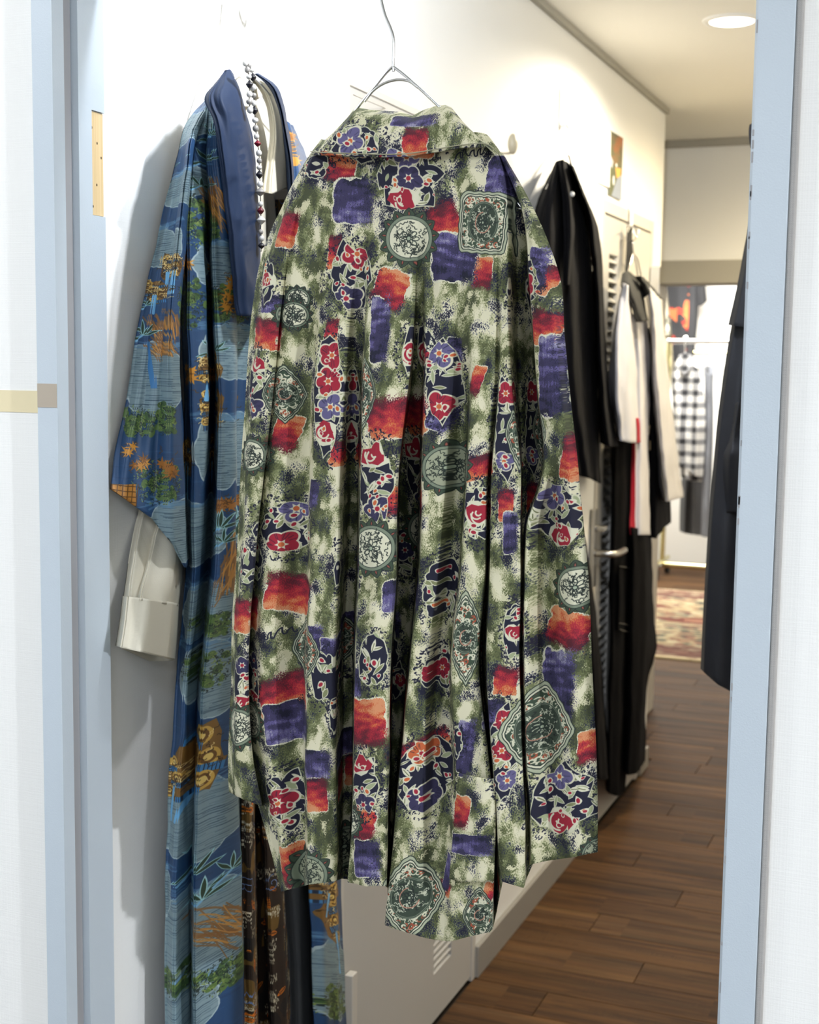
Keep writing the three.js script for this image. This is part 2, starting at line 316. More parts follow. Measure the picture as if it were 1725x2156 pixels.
const SHIRT_Z = -1.40, shirtPlane = onFront(SHIRT_Z);
function shirtPrint() {
  const a = onZ(470, 2010, SHIRT_Z), b = onZ(1290, 190, SHIRT_Z);
  const p = new Print(1300, 2048, shirtPlane, 0.015, a.x - 0.02, a.y - 0.03, b.x + 0.02, b.y + 0.03, 2024), r = p.r, x = p.x;
  x.fillStyle = C.cream; x.fillRect(0, 0, p.w, p.h);
  // ground: dry-brushed olive, cream and navy sponge marks
  const im = x.getImageData(0, 0, p.w, p.h), D = im.data, G = ['#ece7ca', '#dbd7b4', '#9aa075', '#7b8259', '#656c45', '#474e33', '#20264a', '#121430', '#bcbd96'].map(hex);
  for (let y = 0; y < p.h; y++) for (let q = 0; q < p.w; q++) {
    const g = p.grain(q, y), a = noise(q * 0.0105, y * 0.0085) + 0.45 * noise(q * 0.031 + 9, y * 0.021), st = 0.25 * noise(q * 0.05 + 0.02 * y, y * 0.008);
    const tilt = 0.16; const n = noise(q * 0.0088 + 40, y * 0.0105 - 20) + 0.4 * noise(q * 0.03 - 4, y * 0.03 + 6);
    let c = a + st + 0.6 * g > 0.55 ? 5 : a + st + 0.55 * g > 0.1 - tilt ? 4 - (noise(q * 0.02, y * 0.05) > 0.1 ? 1 : 0) : a + 0.7 * g > -0.06 - tilt ? 2 : g + a > 0.15 ? 8 : a < -0.55 ? 0 : 1;
    if (n + 0.85 * g > 0.68) c = n + 0.4 * g > 0.82 ? 7 : 6;
    else if (n + 0.35 * g < -0.6 && c > 1) c = 1; else if (n + 0.5 * g < -0.8) c = 0;
    const i = (y * p.w + q) * 4, o = G[c]; D[i] = o[0]; D[i + 1] = o[1]; D[i + 2] = o[2];
  }

  for (const f of [[700, 350, 66, 56, 0.2, 1], [597, 482, 36, 78, 0.2, 1], [692, 530, 26, 70, 0.1], [815, 606, 70, 78, 0.35, 1], [926, 470, 66, 92, -0.3, 1], [1008, 572, 38, 66, 0.1], [1152, 590, 28, 64, 0.4], [1144, 692, 62, 76, 0.15, 1], [553, 702, 62, 64, 0.1, 1], [838, 878, 118, 84, -0.12, 1], [590, 912, 44, 76, 0.3], [1005, 985, 62, 46, -0.3], [1205, 965, 44, 96, 0.2, 1], [1068, 1062, 32, 66, 0], [725, 958, 56, 56, 0.2, 1], [600, 1255, 96, 78, 0.25], [502, 1296, 52, 70, 0, 1], [585, 1470, 100, 84, -0.3, 1], [786, 1512, 76, 96, -0.05, 1], [1184, 1330, 92, 78, 0.3, 1], [1070, 1430, 46, 58, 0.1], [880, 1580, 96, 46, -0.4], [1238, 1580, 52, 66, 0, 1], [775, 1722, 62, 66, 0.1, 1], [604, 1830, 46, 86, -0.1], [935, 1872, 30, 30, 0.3], [692, 700, 26, 60, 0.1], [1026, 1890, 22, 70, 0.3], [850, 1055, 70, 60, 0.2, 1], [1000, 800, 26, 64, 0.3]]) redDab(p, D, ...f.slice(0, 5));
  for (const f of [[732, 420, 82, 92, 0.05, 1], [948, 540, 92, 100, 0.05, 1], [1046, 364, 62, 86, 0.15], [865, 250, 100, 28, 0], [797, 695, 42, 135, 0], [1132, 565, 38, 90, 0], [1160, 790, 52, 165, 0.02, 1], [660, 1350, 48, 66, 0], [594, 1525, 86, 84, -0.12, 1], [1165, 1450, 76, 145, 0.03, 1], [668, 1606, 66, 58, 0], [1045, 1500, 50, 66, 0], [984, 1570, 34, 110, 0.1], [1000, 1768, 92, 42, 0.05], [786, 1795, 52, 76, 0, 1], [1078, 1120, 30, 86, 0], [948, 735, 24, 50, 0], [925, 878, 46, 60, 0.3], [700, 1370, 40, 60, 0], [760, 1430, 26, 60, 0], [655, 1040, 34, 60, 0.2], [570, 640, 50, 36, 0], [940, 1840, 18, 80, 0.15], [850, 1250, 60, 66, 0, 1]]) purpleDab(p, D, ...f.slice(0, 5));
  

  x.putImageData(im, 0, 0);
  // florals on navy: [x, y, w, h, flowers]
  for (const f of [[850, 372, 135, 135, 'lpr'], [726, 580, 92, 140, 'Rp'], [750, 298, 105, 75, 'l'], [560, 590, 46, 90, 'r'], [538, 812, 58, 140, 'rp'], [690, 830, 66, 240, 'RRlr'], [880, 745, 70, 130, 'r'], [925, 800, 72, 165, 'lR'], [590, 1112, 108, 110, 'lR'], [800, 1012, 78, 165, 'rp'], [735, 1195, 56, 120, 'p'], [1066, 900, 56, 210, 'Rl'], [1008, 1080, 62, 120, 'r'], [1165, 1090, 118, 125, 'lr'], [1182, 1690, 130, 140, 'lr'], [690, 1425, 58, 115, ''], [800, 1385, 66, 110, ''], [890, 1635, 108, 140, 'op'], [1066, 1575, 56, 185, 'RRl'], [782, 1640, 58, 125, 'rp'], [590, 1695, 80, 130, 'R'], [510, 1440, 46, 120, 'pr'], [920, 1245, 62, 125, ''], [1085, 1330, 42, 120, 'r'], [1095, 600, 70, 110, 'R'], [1205, 800, 36, 130, ''], [650, 345, 60, 60, ''], [520, 1190, 46, 80, ''], [912, 1420, 52, 90, 'R'], [715, 1500, 36, 80, 'R'], [960, 1560, 40, 70, ''], [1215, 640, 40, 50, '']]) floral(p, ...f);
  const im2 = x.getImageData(0, 0, p.w, p.h); redDab(p, im2.data, 876, 298, 52, 58, 0.05); redDab(p, im2.data, 671, 1672, 44, 70, 0.02); redDab(p, im2.data, 980, 1700, 40, 68, 0.15); purpleDab(p, im2.data, 732, 420, 82, 92, 0.05); purpleDab(p, im2.data, 948, 540, 92, 100, 0.05); x.putImageData(im2, 0, 0);
  for (const m of [[852, 500, 58], [938, 985, 54, 1], [796, 1150, 56], [500, 1530, 46], [1206, 1240, 52], [528, 958, 40], [650, 1840, 52, 1], [1250, 1806, 34, 1], [745, 1720, 34], [616, 628, 26], [608, 662, 32]]) medallion(p, m[0], m[1], m[2], m[3]);
  for (const s of [[1008, 466, 104, 132, 0, 0.06], [868, 1885, 132, 176, 1], [1130, 1540, 150, 190, 1], [986, 1340, 72, 200, 1], [590, 830, 72, 124, 1], [764, 830, 62, 160, 1], [636, 1372, 84, 140, 1], [1106, 910, 84, 190, 1], [1012, 1925, 70, 120, 1]]) scarf(p, ...s);
  scribble(p, 982, 322, 70); scribble(p, 562, 1345, 76); scribble(p, 855, 950, 60);
  return p;
}
const SP = shirtPrint();
const shirtTex = SP.texture();
M.shirt = phys({ map: shirtTex, color: 0xe8e8e4, roughness: 0.8, bumpMap: weave.clone(), bumpScale: 0.0002 });
M.shirt.bumpMap.repeat.set(45, 75);

// ---------------------------------------------------------------- the prints of the robe and the dress
const ROBE_X = -1, robePlane = onWall(ROBE_X);
// an upright plane through two points of the floor plan; u runs along it in metres
function upright(ax, az, bx, bz) {
  const dir = V(bx - ax, 0, bz - az).normalize(), n = V(-dir.z, 0, dir.x), A = V(ax, 0, az);
  return { n, at: (px, py, d = 0) => { const q = ray(px, py), k = (A.dot(n) + d) / q.dot(n); q.multiplyScalar(k); q.y += EYE; return q; }, uv: (p) => [(p.x - ax) * dir.x + (p.z - az) * dir.z, p.y] };
}
function robePrint(plane, w, h, px0, px1, yb, yt, seed) {
  const u0 = plane.uv(plane.at(px0, 1100))[0], u1 = plane.uv(plane.at(px1, 1100))[0];
  const p = new Print(w, h, plane, 0, Math.min(u0, u1), yb, Math.max(u0, u1), yt, seed), r = p.r, x = p.x;
  x.fillStyle = '#26476e'; x.fillRect(0, 0, p.w, p.h);
  for (let i = 0; i < 520; i++) { x.globalAlpha = 0.25; x.fillStyle = r() < 0.5 ? '#3a648f' : '#1a3252'; x.fillRect(r() * p.w, r() * p.h, R2(r, 20, 160), R2(r, 1.5, 4)); } x.globalAlpha = 1;
  const cloud = (px, py, w, h, rot = 0) => p.loc(px, py, (c) => {
    const n = 7; c.fillStyle = '#7d949c'; c.strokeStyle = '#a5b8bd'; c.lineWidth = 2.5; c.beginPath();
    for (let i = 0; i <= n * 6; i++) { const a = i / (n * 6) * 6.283, k = 0.92 + 0.1 * Math.abs(Math.sin(a * n / 2)); i ? c.lineTo(Math.cos(a) * w * k, Math.sin(a) * h * k) : c.moveTo(w * k, 0); } c.closePath(); c.fill(); c.stroke(); c.save(); c.clip();
    c.strokeStyle = '#2c4457'; for (let y = -h; y < h; y += 5) { for (let k = 0; k < 5; k++) { c.globalAlpha = R2(r, 0.2, 0.75); c.lineWidth = R2(r, 0.6, 1.6); const X = R2(r, -w, w * 0.6); c.beginPath(); c.moveTo(X, y + R2(r, -2, 2)); c.lineTo(X + R2(r, 10, w * 0.9), y + R2(r, -1, 1)); c.stroke(); } } c.globalAlpha = 1; c.restore();
    c.save(); c.translate(0, -h * 0.9); brushFill(c, r, w, h * 0.12, '#5d86a8', 26, 0, w * 0.8, 4, 0.5); c.restore();
  }, rot);
  const pine = (px, py, w, h) => p.loc(px, py, (c) => { for (let i = 0; i < 26; i++) { c.fillStyle = r() < 0.5 ? '#3f5a34' : '#56713c'; c.beginPath(); c.ellipse(R2(r, -w, w) * 0.8, R2(r, -h, h) * 0.8, R2(r, 5, 12), R2(r, 4, 8), r() * 3, 0, 6.283); c.fill(); } specks(c, r, w, h, w * h / 9, '#1d2d2a', 0.8, 2); specks(c, r, w, h, w * h / 16, '#7b8f4c', 0.8, 1.8); });
  const maple = (px, py, w, h, col = '#c98a33') => p.loc(px, py, (c) => { for (let k = 0; k < 7; k++) { c.save(); c.translate(R2(r, -w, w) * 0.55, R2(r, -h, h) * 0.55); c.rotate(r() * 6); c.fillStyle = r() < 0.7 ? col : '#8d5a24'; c.beginPath(); for (let i = 0; i < 14; i++) { const a = i / 14 * 6.283, q = (i % 2 ? 0.35 : 1) * R2(r, 11, 18); i ? c.lineTo(Math.cos(a) * q, Math.sin(a) * q) : c.moveTo(q, 0); } c.closePath(); c.fill(); c.restore(); } squiggles(c, r, w * 0.8, h * 0.8, 16, '#5a3a1c', 1.2); });
  const bamboo = (px, py, s = 1, rot = 0) => p.loc(px, py, (c) => { for (const a of [-2.2, -1.5, -0.9, -0.3, 2.7]) { c.save(); c.rotate(a); leaf(c, 46, 8, '#27402f', '#9fd0d6'); c.restore(); } c.strokeStyle = '#7db4d8'; c.lineWidth = 5; c.beginPath(); c.moveTo(0, 0); c.lineTo(-34, 26); c.stroke(); }, rot, s);
  const broom = (px, py, w, h, rot = 0.5) => p.loc(px, py, (c) => { brushFill(c, r, w * 0.5, h * 0.4, '#8a5f34', 30, 1.57, h, 3.5, 0.8); brushFill(c, r, w * 0.4, h * 0.3, '#c58b43', 14, 1.57, h * 0.9, 2.2, 0.9); }, rot);
  const armour = (px, py, w, h, rot = 0) => p.loc(px, py, (c) => {
    c.fillStyle = '#7d5b2a'; blob(c, r, w * 0.7, h * 0.5, 14, 0.2); c.fill();
    for (let k = 0; k < 6; k++) { const X = R2(r, -w, w) * 0.4, Y = lerp(-0.35, 0.45, k / 5) * h; if (k % 2) { c.fillStyle = '#3c7db4'; c.fillRect(X - w * 0.35, Y - h * 0.07, w * 0.7, h * 0.12); c.strokeStyle = '#16283f'; c.lineWidth = 1.5; for (let i = 0; i < 7; i++) { c.beginPath(); c.moveTo(X - w * 0.35 + i * w * 0.1, Y - h * 0.07); c.lineTo(X - w * 0.35 + i * w * 0.1, Y + h * 0.05); c.stroke(); } } else { for (const [q, col] of [[0.3, '#caa24c'], [0.2, '#6d4a1f'], [0.12, '#e4c670']]) { c.fillStyle = col; c.beginPath(); c.ellipse(X, Y, w * q, w * q * 1.1, 0, 0, 6.283); c.fill(); } } }
    squiggles(c, r, w * 0.6, h * 0.45, 40, '#3a2713', 1.3); squiggles(c, r, w * 0.6, h * 0.45, 16, '#e8cf8c', 1.3);
    c.strokeStyle = '#6fb0dd'; c.lineWidth = 6; c.lineCap = 'round'; c.beginPath(); c.moveTo(-w * 0.1, h * 0.2); c.lineTo(-w * 0.3, h * 0.95); c.stroke();
  }, rot);
  for (const a of [[420, 245, 42, 45], [352, 510, 30, 50], [408, 390, 44, 42], [326, 800, 62, 82], [470, 560, 40, 50], [480, 740, 40, 60], [470, 950, 42, 80], [395, 1120, 90, 70], [450, 1290, 60, 70], [455, 1420, 60, 80], [430, 1700, 80, 86], [450, 1960, 96, 120], [400, 2085, 70, 60], [620, 320, 20, 60], [700, 2060, 50, 90], [700, 1760, 40, 60], [360, 1850, 30, 60], [690, 600, 60, 80]]) cloud(...a);
  for (const a of [[408, 640, 36, 62], [330, 1015, 50, 46], [297, 890, 34, 30], [440, 475, 34, 52], [455, 1310, 40, 26], [410, 2030, 46, 30], [480, 2045, 44, 34], [445, 1400, 46, 40], [350, 880, 20, 34], [470, 640, 30, 40], [700, 2110, 40, 40]]) pine(...a);
  for (const a of [[410, 565, 30, 42], [285, 962, 38, 44], [352, 978, 26, 42, '#a3692c'], [415, 800, 28, 48], [635, 330, 26, 36], [640, 300, 20, 30], [480, 1060, 24, 20, '#a3692c'], [488, 620, 18, 60]]) maple(...a);
  broom(468, 430, 36, 84, -0.4); broom(350, 690, 50, 46, -0.3); broom(488, 1190, 26, 110, 0.2); broom(470, 1945, 60, 110, -0.7); broom(345, 735, 40, 40, -0.7);
  for (const a of [[455, 290, 0.7], [446, 345, 0.7], [440, 400, 0.6], [312, 705, 0.75], [322, 640, 0.6], [470, 1110, 0.85], [475, 1140, 0.7], [432, 1810, 1], [446, 1868, 1], [485, 1835, 0.8], [380, 330, 0.5], [460, 740, 0.6]]) bamboo(...a);
  p.loc(322, 770, (c) => { c.strokeStyle = '#3d79b0'; c.lineWidth = 9; c.beginPath(); c.moveTo(-2, -50); c.lineTo(6, 48); c.stroke(); });
  for (const a of [[456, 860, 26, 90], [438, 1580, 58, 140, 0.2], [455, 775, 24, 70], [408, 965, 26, 90], [690, 1940, 36, 120, -0.3], [682, 1870, 40, 60], [395, 1620, 40, 90], [365, 560, 20, 60], [340, 610, 30, 50]]) armour(...a);
  p.loc(262, 1045, (c) => { c.fillStyle = '#b17a35'; c.fillRect(-26, -26, 50, 56); c.strokeStyle = '#5d3c18'; c.lineWidth = 2; for (let i = -26; i < 30; i += 11) { c.beginPath(); c.moveTo(-26, i); c.lineTo(24, i + 6); c.moveTo(i, -26); c.lineTo(i - 6, 30); c.stroke(); } });
  return p;
}
const RPS = robePrint(upright(-0.985, -1.458, -0.918, -1.512), 640, 2048, 215, 470, 0.95, 1.86, 77), RPB = robePrint(upright(-0.962, -1.585, -0.895, -1.602), 512, 2048, 330, 560, 0.2, 1.86, 78), RPR = robePrint(upright(-0.9, -1.86, -0.955, -2.1), 512, 2048, 590, 760, 0.2, 1.86, 79);
M.robeSleeve = phys({ map: RPS.texture(), roughness: 0.5 }); M.robe = phys({ map: RPB.texture(), roughness: 0.5 }); M.robeRight = phys({ map: RPR.texture(), roughness: 0.5 });
M.satin = phys({ color: 0x1a2b47, roughness: 0.6, specularIntensity: 0.6, bumpMap: fineBump, bumpScale: 0.00005 });
M.lining = std({ color: 0x3a3d40, roughness: 0.8 });
M.cream = phys({ color: 0xd8d2c0, roughness: 0.8, bumpMap: weave, bumpScale: 0.00025 });
function batik() {
  const c = canvas(1024, 1024), x = c.getContext('2d'), r = rng(5); x.fillStyle = '#2a1c10'; x.fillRect(0, 0, 1024, 1024);
  for (let i = 0; i < 40; i++) { x.save(); x.translate(r() * 1024, r() * 1024); x.rotate(r() * 3); x.fillStyle = r() < 0.7 ? '#6d5120' : '#150f0c'; blob(x, r, R2(r, 40, 110), R2(r, 30, 80), 14, 0.25); x.fill(); x.restore(); }
  for (let i = 0; i < 110; i++) { x.save(); x.translate(r() * 1024, r() * 1024); x.rotate(R2(r, -0.4, 0.4)); x.fillStyle = '#d8cfb4'; for (let k = 0; k < 26; k++) x.fillRect(R2(r, -34, 34), R2(r, -30, 30), R2(r, 2, 5), R2(r, 6, 15)); x.restore(); }
  for (let i = 0; i < 60; i++) { x.save(); x.translate(r() * 1024, r() * 1024); x.rotate(r() * 6.28); leaf(x, R2(r, 50, 100), R2(r, 16, 30), '#e07b1e', '#1a110a'); x.strokeStyle = '#1a110a'; x.lineWidth = 3; x.beginPath(); x.moveTo(4, 0); x.lineTo(60, 0); for (let k = 0; k < 5; k++) { x.moveTo(12 + k * 9, 0); x.lineTo(20 + k * 9, -8); x.moveTo(12 + k * 9, 0); x.lineTo(20 + k * 9, 8); } x.stroke(); x.restore(); }
  for (let i = 0; i < 20; i++) { x.save(); x.translate(r() * 1024, r() * 1024); x.rotate(r() * 6.28); x.strokeStyle = r() < 0.5 ? '#6f88b8' : '#b4791f'; x.lineWidth = 4; x.beginPath(); for (let a = 0; a < 9; a += 0.3) { const q = 4 + a * 5; a ? x.lineTo(Math.cos(a) * q, Math.sin(a) * q) : x.moveTo(q, 0); } x.stroke(); x.restore(); }
  return tex(c, 3.2, 3.2);
}
M.batik = phys({ map: batik(), roughness: 0.75 });
M.blackCloth = phys({ color: 0x0e0e11, roughness: 0.9, specularIntensity: 0.3, bumpMap: weave, bumpScale: 0.0003 });
M.jeans = phys({ color: 0x09090b, roughness: 0.95, specularIntensity: 0.2, bumpMap: weave, bumpScale: 0.0004 });
M.stitch = std({ color: 0x6b6862, roughness: 0.9 });
M.whiteCloth = phys({ color: 0xd9d8dc, roughness: 0.75, bumpMap: weave, bumpScale: 0.0002 });
M.red = std({ color: 0xb0142c, roughness: 0.7 });
M.charcoal = std({ color: 0x2b2c2c, roughness: 0.85, bumpMap: weave, bumpScale: 0.0002 });
M.navyCoat = std({ color: 0x171a22, roughness: 0.7, bumpMap: weave, bumpScale: 0.0003 });

// ---------------------------------------------------------------- structure
// floor: a slab with single planks laid across the corridor
function woodCanvas(seed) {
  const c = canvas(1536, 768), x = c.getContext('2d'), r = rng(seed); x.fillStyle = '#5d452e'; x.fillRect(0, 0, 1536, 768);
  for (let i = 0; i < 620; i++) { x.globalAlpha = R2(r, 0.08, 0.3); x.fillStyle = ['#2f2013', '#82623f', '#74624f', '#3f2b1a', '#8a6a45'][Math.floor(r() * 5)]; x.beginPath(); x.ellipse(r() * 1536, r() * 768, R2(r, 90, 420), R2(r, 3, 26), R2(r, -0.02, 0.02), 0, 6.283); x.fill(); }
  for (let i = 0; i < 1500; i++) { x.globalAlpha = R2(r, 0.08, 0.3); x.strokeStyle = r() < 0.7 ? '#3d2a1a' : '#b8946a'; x.lineWidth = R2(r, 0.6, 1.8); const X = r() * 1536, Y = r() * 768; x.beginPath(); x.moveTo(X, Y); x.quadraticCurveTo(X + 60, Y + R2(r, -4, 4), X + R2(r, 60, 240), Y + R2(r, -4, 4)); x.stroke(); }
  for (let k = 0; k < 26; k++) { const X = r() * 1536, Y = r() * 768, n = R2(r, 14, 40); for (let i = 0; i < n; i++) { x.globalAlpha = R2(r, 0.1, 0.35); x.fillStyle = '#38281a'; x.fillRect(X + i * R2(r, 7, 8), Y + R2(r, -3, 3), 2.2, R2(r, 10, 34)); } }
  x.globalAlpha = 1; return c;
}
const woodMats = [3, 4, 5].map((s, i) => phys({ map: tex(woodCanvas(s), 1 / 1.2, 1 / 0.6), roughness: 0.72, specularIntensity: 0.45, color: [0xe0d2bd, 0xbbaa92, 0xd0bea2][i] }));
const floor = struct('floor', box(-3.4, 4.3, -0.12, -0.006, -9.9, 3.1), std({ color: 0x2c2219, roughness: 0.8 }), 'brown wood plank floor of the corridor and shop');
{
  const r = rng(21), shapes = new Map();
  const plankGeo = (len, v) => { const k = len.toFixed(3) + v; if (!shapes.has(k)) { const g = new RoundedBoxGeometry(len, 0.012, 0.1215, 1, 0.0012); const p = g.attributes.position, uv = new Float32Array(p.count * 2); for (let i = 0; i < p.count; i++) { uv[2 * i] = p.getX(i) + v * 0.37; uv[2 * i + 1] = p.getZ(i) + v * 0.123; } g.setAttribute('uv', new THREE.BufferAttribute(uv, 2)); shapes.set(k, g); } return shapes.get(k); };
  let row = 0;
  for (let z = -1.51; z > -9.7; z -= 0.123, row++) {
    const x0 = z > -4.85 ? -0.998 : -2.6, x1 = z > -4.85 ? 0.19 : 0.6;
    let x = x0 - [0, 0.55, 0.27, 0.72][row % 4];
    while (x < x1) {
      const a = Math.max(x, x0), b = Math.min(x + 0.9, x1); x += 0.9; if (b - a < 0.03) continue;
      const m = part('plank', plankGeo(b - a - 0.0015, Math.floor(r() * 6)), woodMats[Math.floor(r() * 3)], floor); m.position.set((a + b) / 2, -0.006, z);
    }
  }
}
struct('ceiling', box(-3.4, 4.3, CEIL, CEIL + 0.1, -9.9, 3.1), M.ceiling, 'off-white ceiling');
const D1 = { z0: -2.93, z1: -2.166, top: EYE + 0.478 }, D2 = { z0: -4.64, z1: -3.945, top: EYE + 0.475 };   // the two doors in the left wall
struct('wall_left', merge([box(-1.15, -1, 0, CEIL, D1.z1, -1.447), box(-1.15, -1, 0, CEIL, D2.z1, D1.z0), box(-1.15, -1, 0, CEIL, -4.79, D2.z0), box(-1.15, -1, D1.top, CEIL, D1.z0, D1.z1), box(-1.15, -1, D2.top, CEIL, D2.z0, D2.z1), box(-1.45, -1.4, 0, CEIL, -4.79, -1.447), box(-1.4, -1.15, 0, CEIL, -4.79, D2.z0), box(-1.4, -1.15, 0, CEIL, D2.z1, D1.z0), box(-1.4, -1.15, 0, CEIL, D1.z1, -1.447), box(-1.4, -1.15, D1.top, CEIL, D1.z0, D1.z1), box(-1.4, -1.15, D2.top, CEIL, D2.z0, D2.z1)]), M.wallpaper, 'white woven-textured corridor wall hung with clothes');
struct('wall_right', box(0.2, 0.34, 0, CEIL, -5.47, -1.447), M.wallpaper, 'white corridor wall opposite the clothes');
struct('wall_recess', merge([box(-3.4, -2.7, 0, CEIL, -5.47, -4.6), box(-2.7, -1.15, 0, CEIL, -4.75, -4.6)]), M.wallpaper, 'cream wall of the recess beside the corridor end');
{ // bulkhead wall with the opening into the far room
  const by = EYE + 0.353;
  struct('wall_bulkhead', merge([box(-3.4, 0.34, by, CEIL, -5.62, -5.47), box(-3.4, -1.17, 0, by, -5.62, -5.47), box(0.1, 0.34, 0, by, -5.62, -5.47)]), M.wallpaper, 'cream bulkhead wall above the opening to the far room');
  struct('trim_bulkhead', box(-1.19, 0.12, by - 0.035, by + 0.055, -5.635, -5.455, 0.004), M.grey, 'grey metal header trim under the bulkhead');
  struct('trim_ceiling_far', box(-3.4, 0.2, CEIL - 0.028, CEIL, -5.47, -5.445, 0.003), M.grey, 'narrow grey moulding where bulkhead meets ceiling');
  struct('trim_opening', box(-1.17, -1.15, 0, by - 0.035, -5.64, -5.45, 0.003), M.doorFrame, 'pale frame at the side of the far opening');
}
struct('trim_ceiling_left', box(-1, -0.985, CEIL - 0.018, CEIL, -4.79, -1.447, 0.003), M.grey, 'narrow grey moulding along the corridor ceiling');
struct('wall_far', box(-3.4, 2.6, 0, CEIL, -9.9, -9.75), M.wallpaper, 'bright white wall of the far room');
struct('wall_far_left', box(-3.4, -3.25, 0, CEIL, -9.75, -5.62), M.wallpaper, 'white side wall of the far room');
struct('wall_far_right', box(1.4, 1.55, 0, CEIL, -9.75, -5.47), M.wallpaper, 'white side wall of the far room');
// the wall with the doorway the photograph looks through
const HEAD = 1.895;
struct('wall_front', merge([box(-2.6, -1.013, 0, CEIL, -1.447, -1.36), box(-0.157, 4.3, 0, CEIL, -1.447, -1.36), box(-1.013, -0.157, HEAD + 0.03, CEIL, -1.447, -1.36)]), M.wallpaper, 'white wallpapered wall around the doorway');
struct('wall_back', box(-2.6, 4.3, 0, CEIL, 2.95, 3.1), M.wallpaper, 'white wall behind the viewer');
struct('wall_side_left', box(-2.6, -2.45, 0, CEIL, -1.36, 2.95), M.wallpaper, 'white wall of the near room');
struct('wall_side_right', box(4.15, 4.3, 0, CEIL, -1.36, 2.95), M.wallpaper, 'white wall of the near room');
{ // left door jamb: casing, reveal, groove, stop strip with an open hinge mortise
  const t = struct('trim_1', null, null, 'pale blue-grey painted door jamb with a groove and bare wood mortise');
  const yA = onX(207, 455, -0.985).y, yB = onX(207, 235, -0.985).y;
  const full = [[-1.013, -1.345], [-0.985, -1.345], [-0.985, -1.367], [-0.997, -1.367], [-0.997, -1.394], [-0.985, -1.394], [-0.985, -1.447], [-1.013, -1.447]];
  const cut = [[-1.013, -1.345], [-0.985, -1.345], [-0.985, -1.367], [-0.997, -1.367], [-0.997, -1.394], [-0.985, -1.394], [-0.985, -1.4205], [-0.989, -1.4205], [-0.989, -1.447], [-1.013, -1.447]];
  part('jamb', merge([plan(full, 0, yA), plan(cut, yA, yB), plan(full, yB, HEAD)]), M.jamb, t);
  part('groove_strip', box(-0.999, -0.9945, 0, HEAD, -1.393, -1.368), M.groove, t, 'grey strip in the groove');  // plain grey strip along the groove, darker than the jamb paint
  const wc = canvas(64, 256), x = wc.getContext('2d'), r = rng(9); x.fillStyle = '#d6bd90'; x.fillRect(0, 0, 64, 256); for (let i = 0; i < 60; i++) { x.globalAlpha = 0.25; x.strokeStyle = r() < 0.5 ? '#a98752' : '#ead7ae'; x.beginPath(); const X = r() * 64; x.moveTo(X, 0); x.lineTo(X + R2(r, -3, 3), 256); x.stroke(); }
  x.globalAlpha = 1; x.fillStyle = '#4d3a22'; for (const [a, b] of [[34, 76], [30, 180], [8, 40], [10, 235], [54, 110]]) { x.beginPath(); x.arc(a, b, 3.2, 0, 6.283); x.fill(); }
  const g = new THREE.BoxGeometry(0.002, yB - yA - 0.002, 0.026); g.translate(-0.9885, (yA + yB) / 2, -1.4338);
  part('mortise', g, std({ map: tex(wc), roughness: 0.8 }), t, 'bare pale wood with screw holes');
}
{ // right door jamb
  const t = struct('trim_2', null, null, 'pale blue-grey painted door jamb with chipped edge and grey gasket');
  part('jamb', plan([[-0.2, -1.349], [-0.197, -1.345], [-0.164, -1.345], [-0.164, -1.447], [-0.2, -1.447]], 0, HEAD), M.jamb, t);
  part('gasket', box(-0.164, -0.157, 0, HEAD, -1.43, -1.352, 0.002), M.gasket, t, 'grey fuzzy gasket strip');
  const r = rng(31), chips = [];
  for (let i = 0; i < 30; i++) { const y = Math.pow(r(), 1.6) * 1.5 + 0.5, h = R2(r, 0.003, 0.012); chips.push(box(-0.1985, -0.1985 + R2(r, 0.0006, 0.002), y, y + h, -1.3462, -1.3447)); }
  part('paint_chips', merge(chips), M.groove, t, 'small chips in the paint');
}
struct('trim_3', merge([box(-1.013, -0.157, HEAD, HEAD + 0.03, -1.447, -1.345, 0.002)]), M.jamb, 'pale blue-grey head of the door frame');
struct('baseboard_left', merge([box(-1, -0.988, 0, 0.075, -3.93, -2.93, 0.002), box(-1, -0.988, 0, 0.075, -4.79, -4.66, 0.002), box(-1, -0.988, 0, 0.075, -2.14, -1.447, 0.002)]), M.baseboard, 'low grey baseboard');

// a door leaf with real openings for its vents, each vent [z0, z1, y0, y1]; slats lean in the openings, the closet behind is open
function ventedLeaf(parent, z0, z1, y0, y1, vents) {
  const zs = [vents[0][0], vents[0][1]], pieces = [box(-1.032, -0.999, y0, y1, z0, zs[0]), box(-1.032, -0.999, y0, y1, zs[1], z1)];
  let y = y0; for (const v of vents) { pieces.push(box(-1.032, -0.999, y, v[2], zs[0], zs[1])); y = v[3]; }
  pieces.push(box(-1.032, -0.999, y, y1, zs[0], zs[1]));
  const leafPart = part('leaf', merge(pieces), M.door, parent);
  for (const [a, b, c, d, n] of vents) {
    const g = new RoundedBoxGeometry(0.03, 0.0035, b - a, 1, 0.001); g.rotateZ(-0.75);
    for (let i = 0; i < n; i++) { const m = part('slat', g, M.door, leafPart); m.position.set(-1.011, lerp(c, d, (i + 0.5) / n), (a + b) / 2); }
  }
}
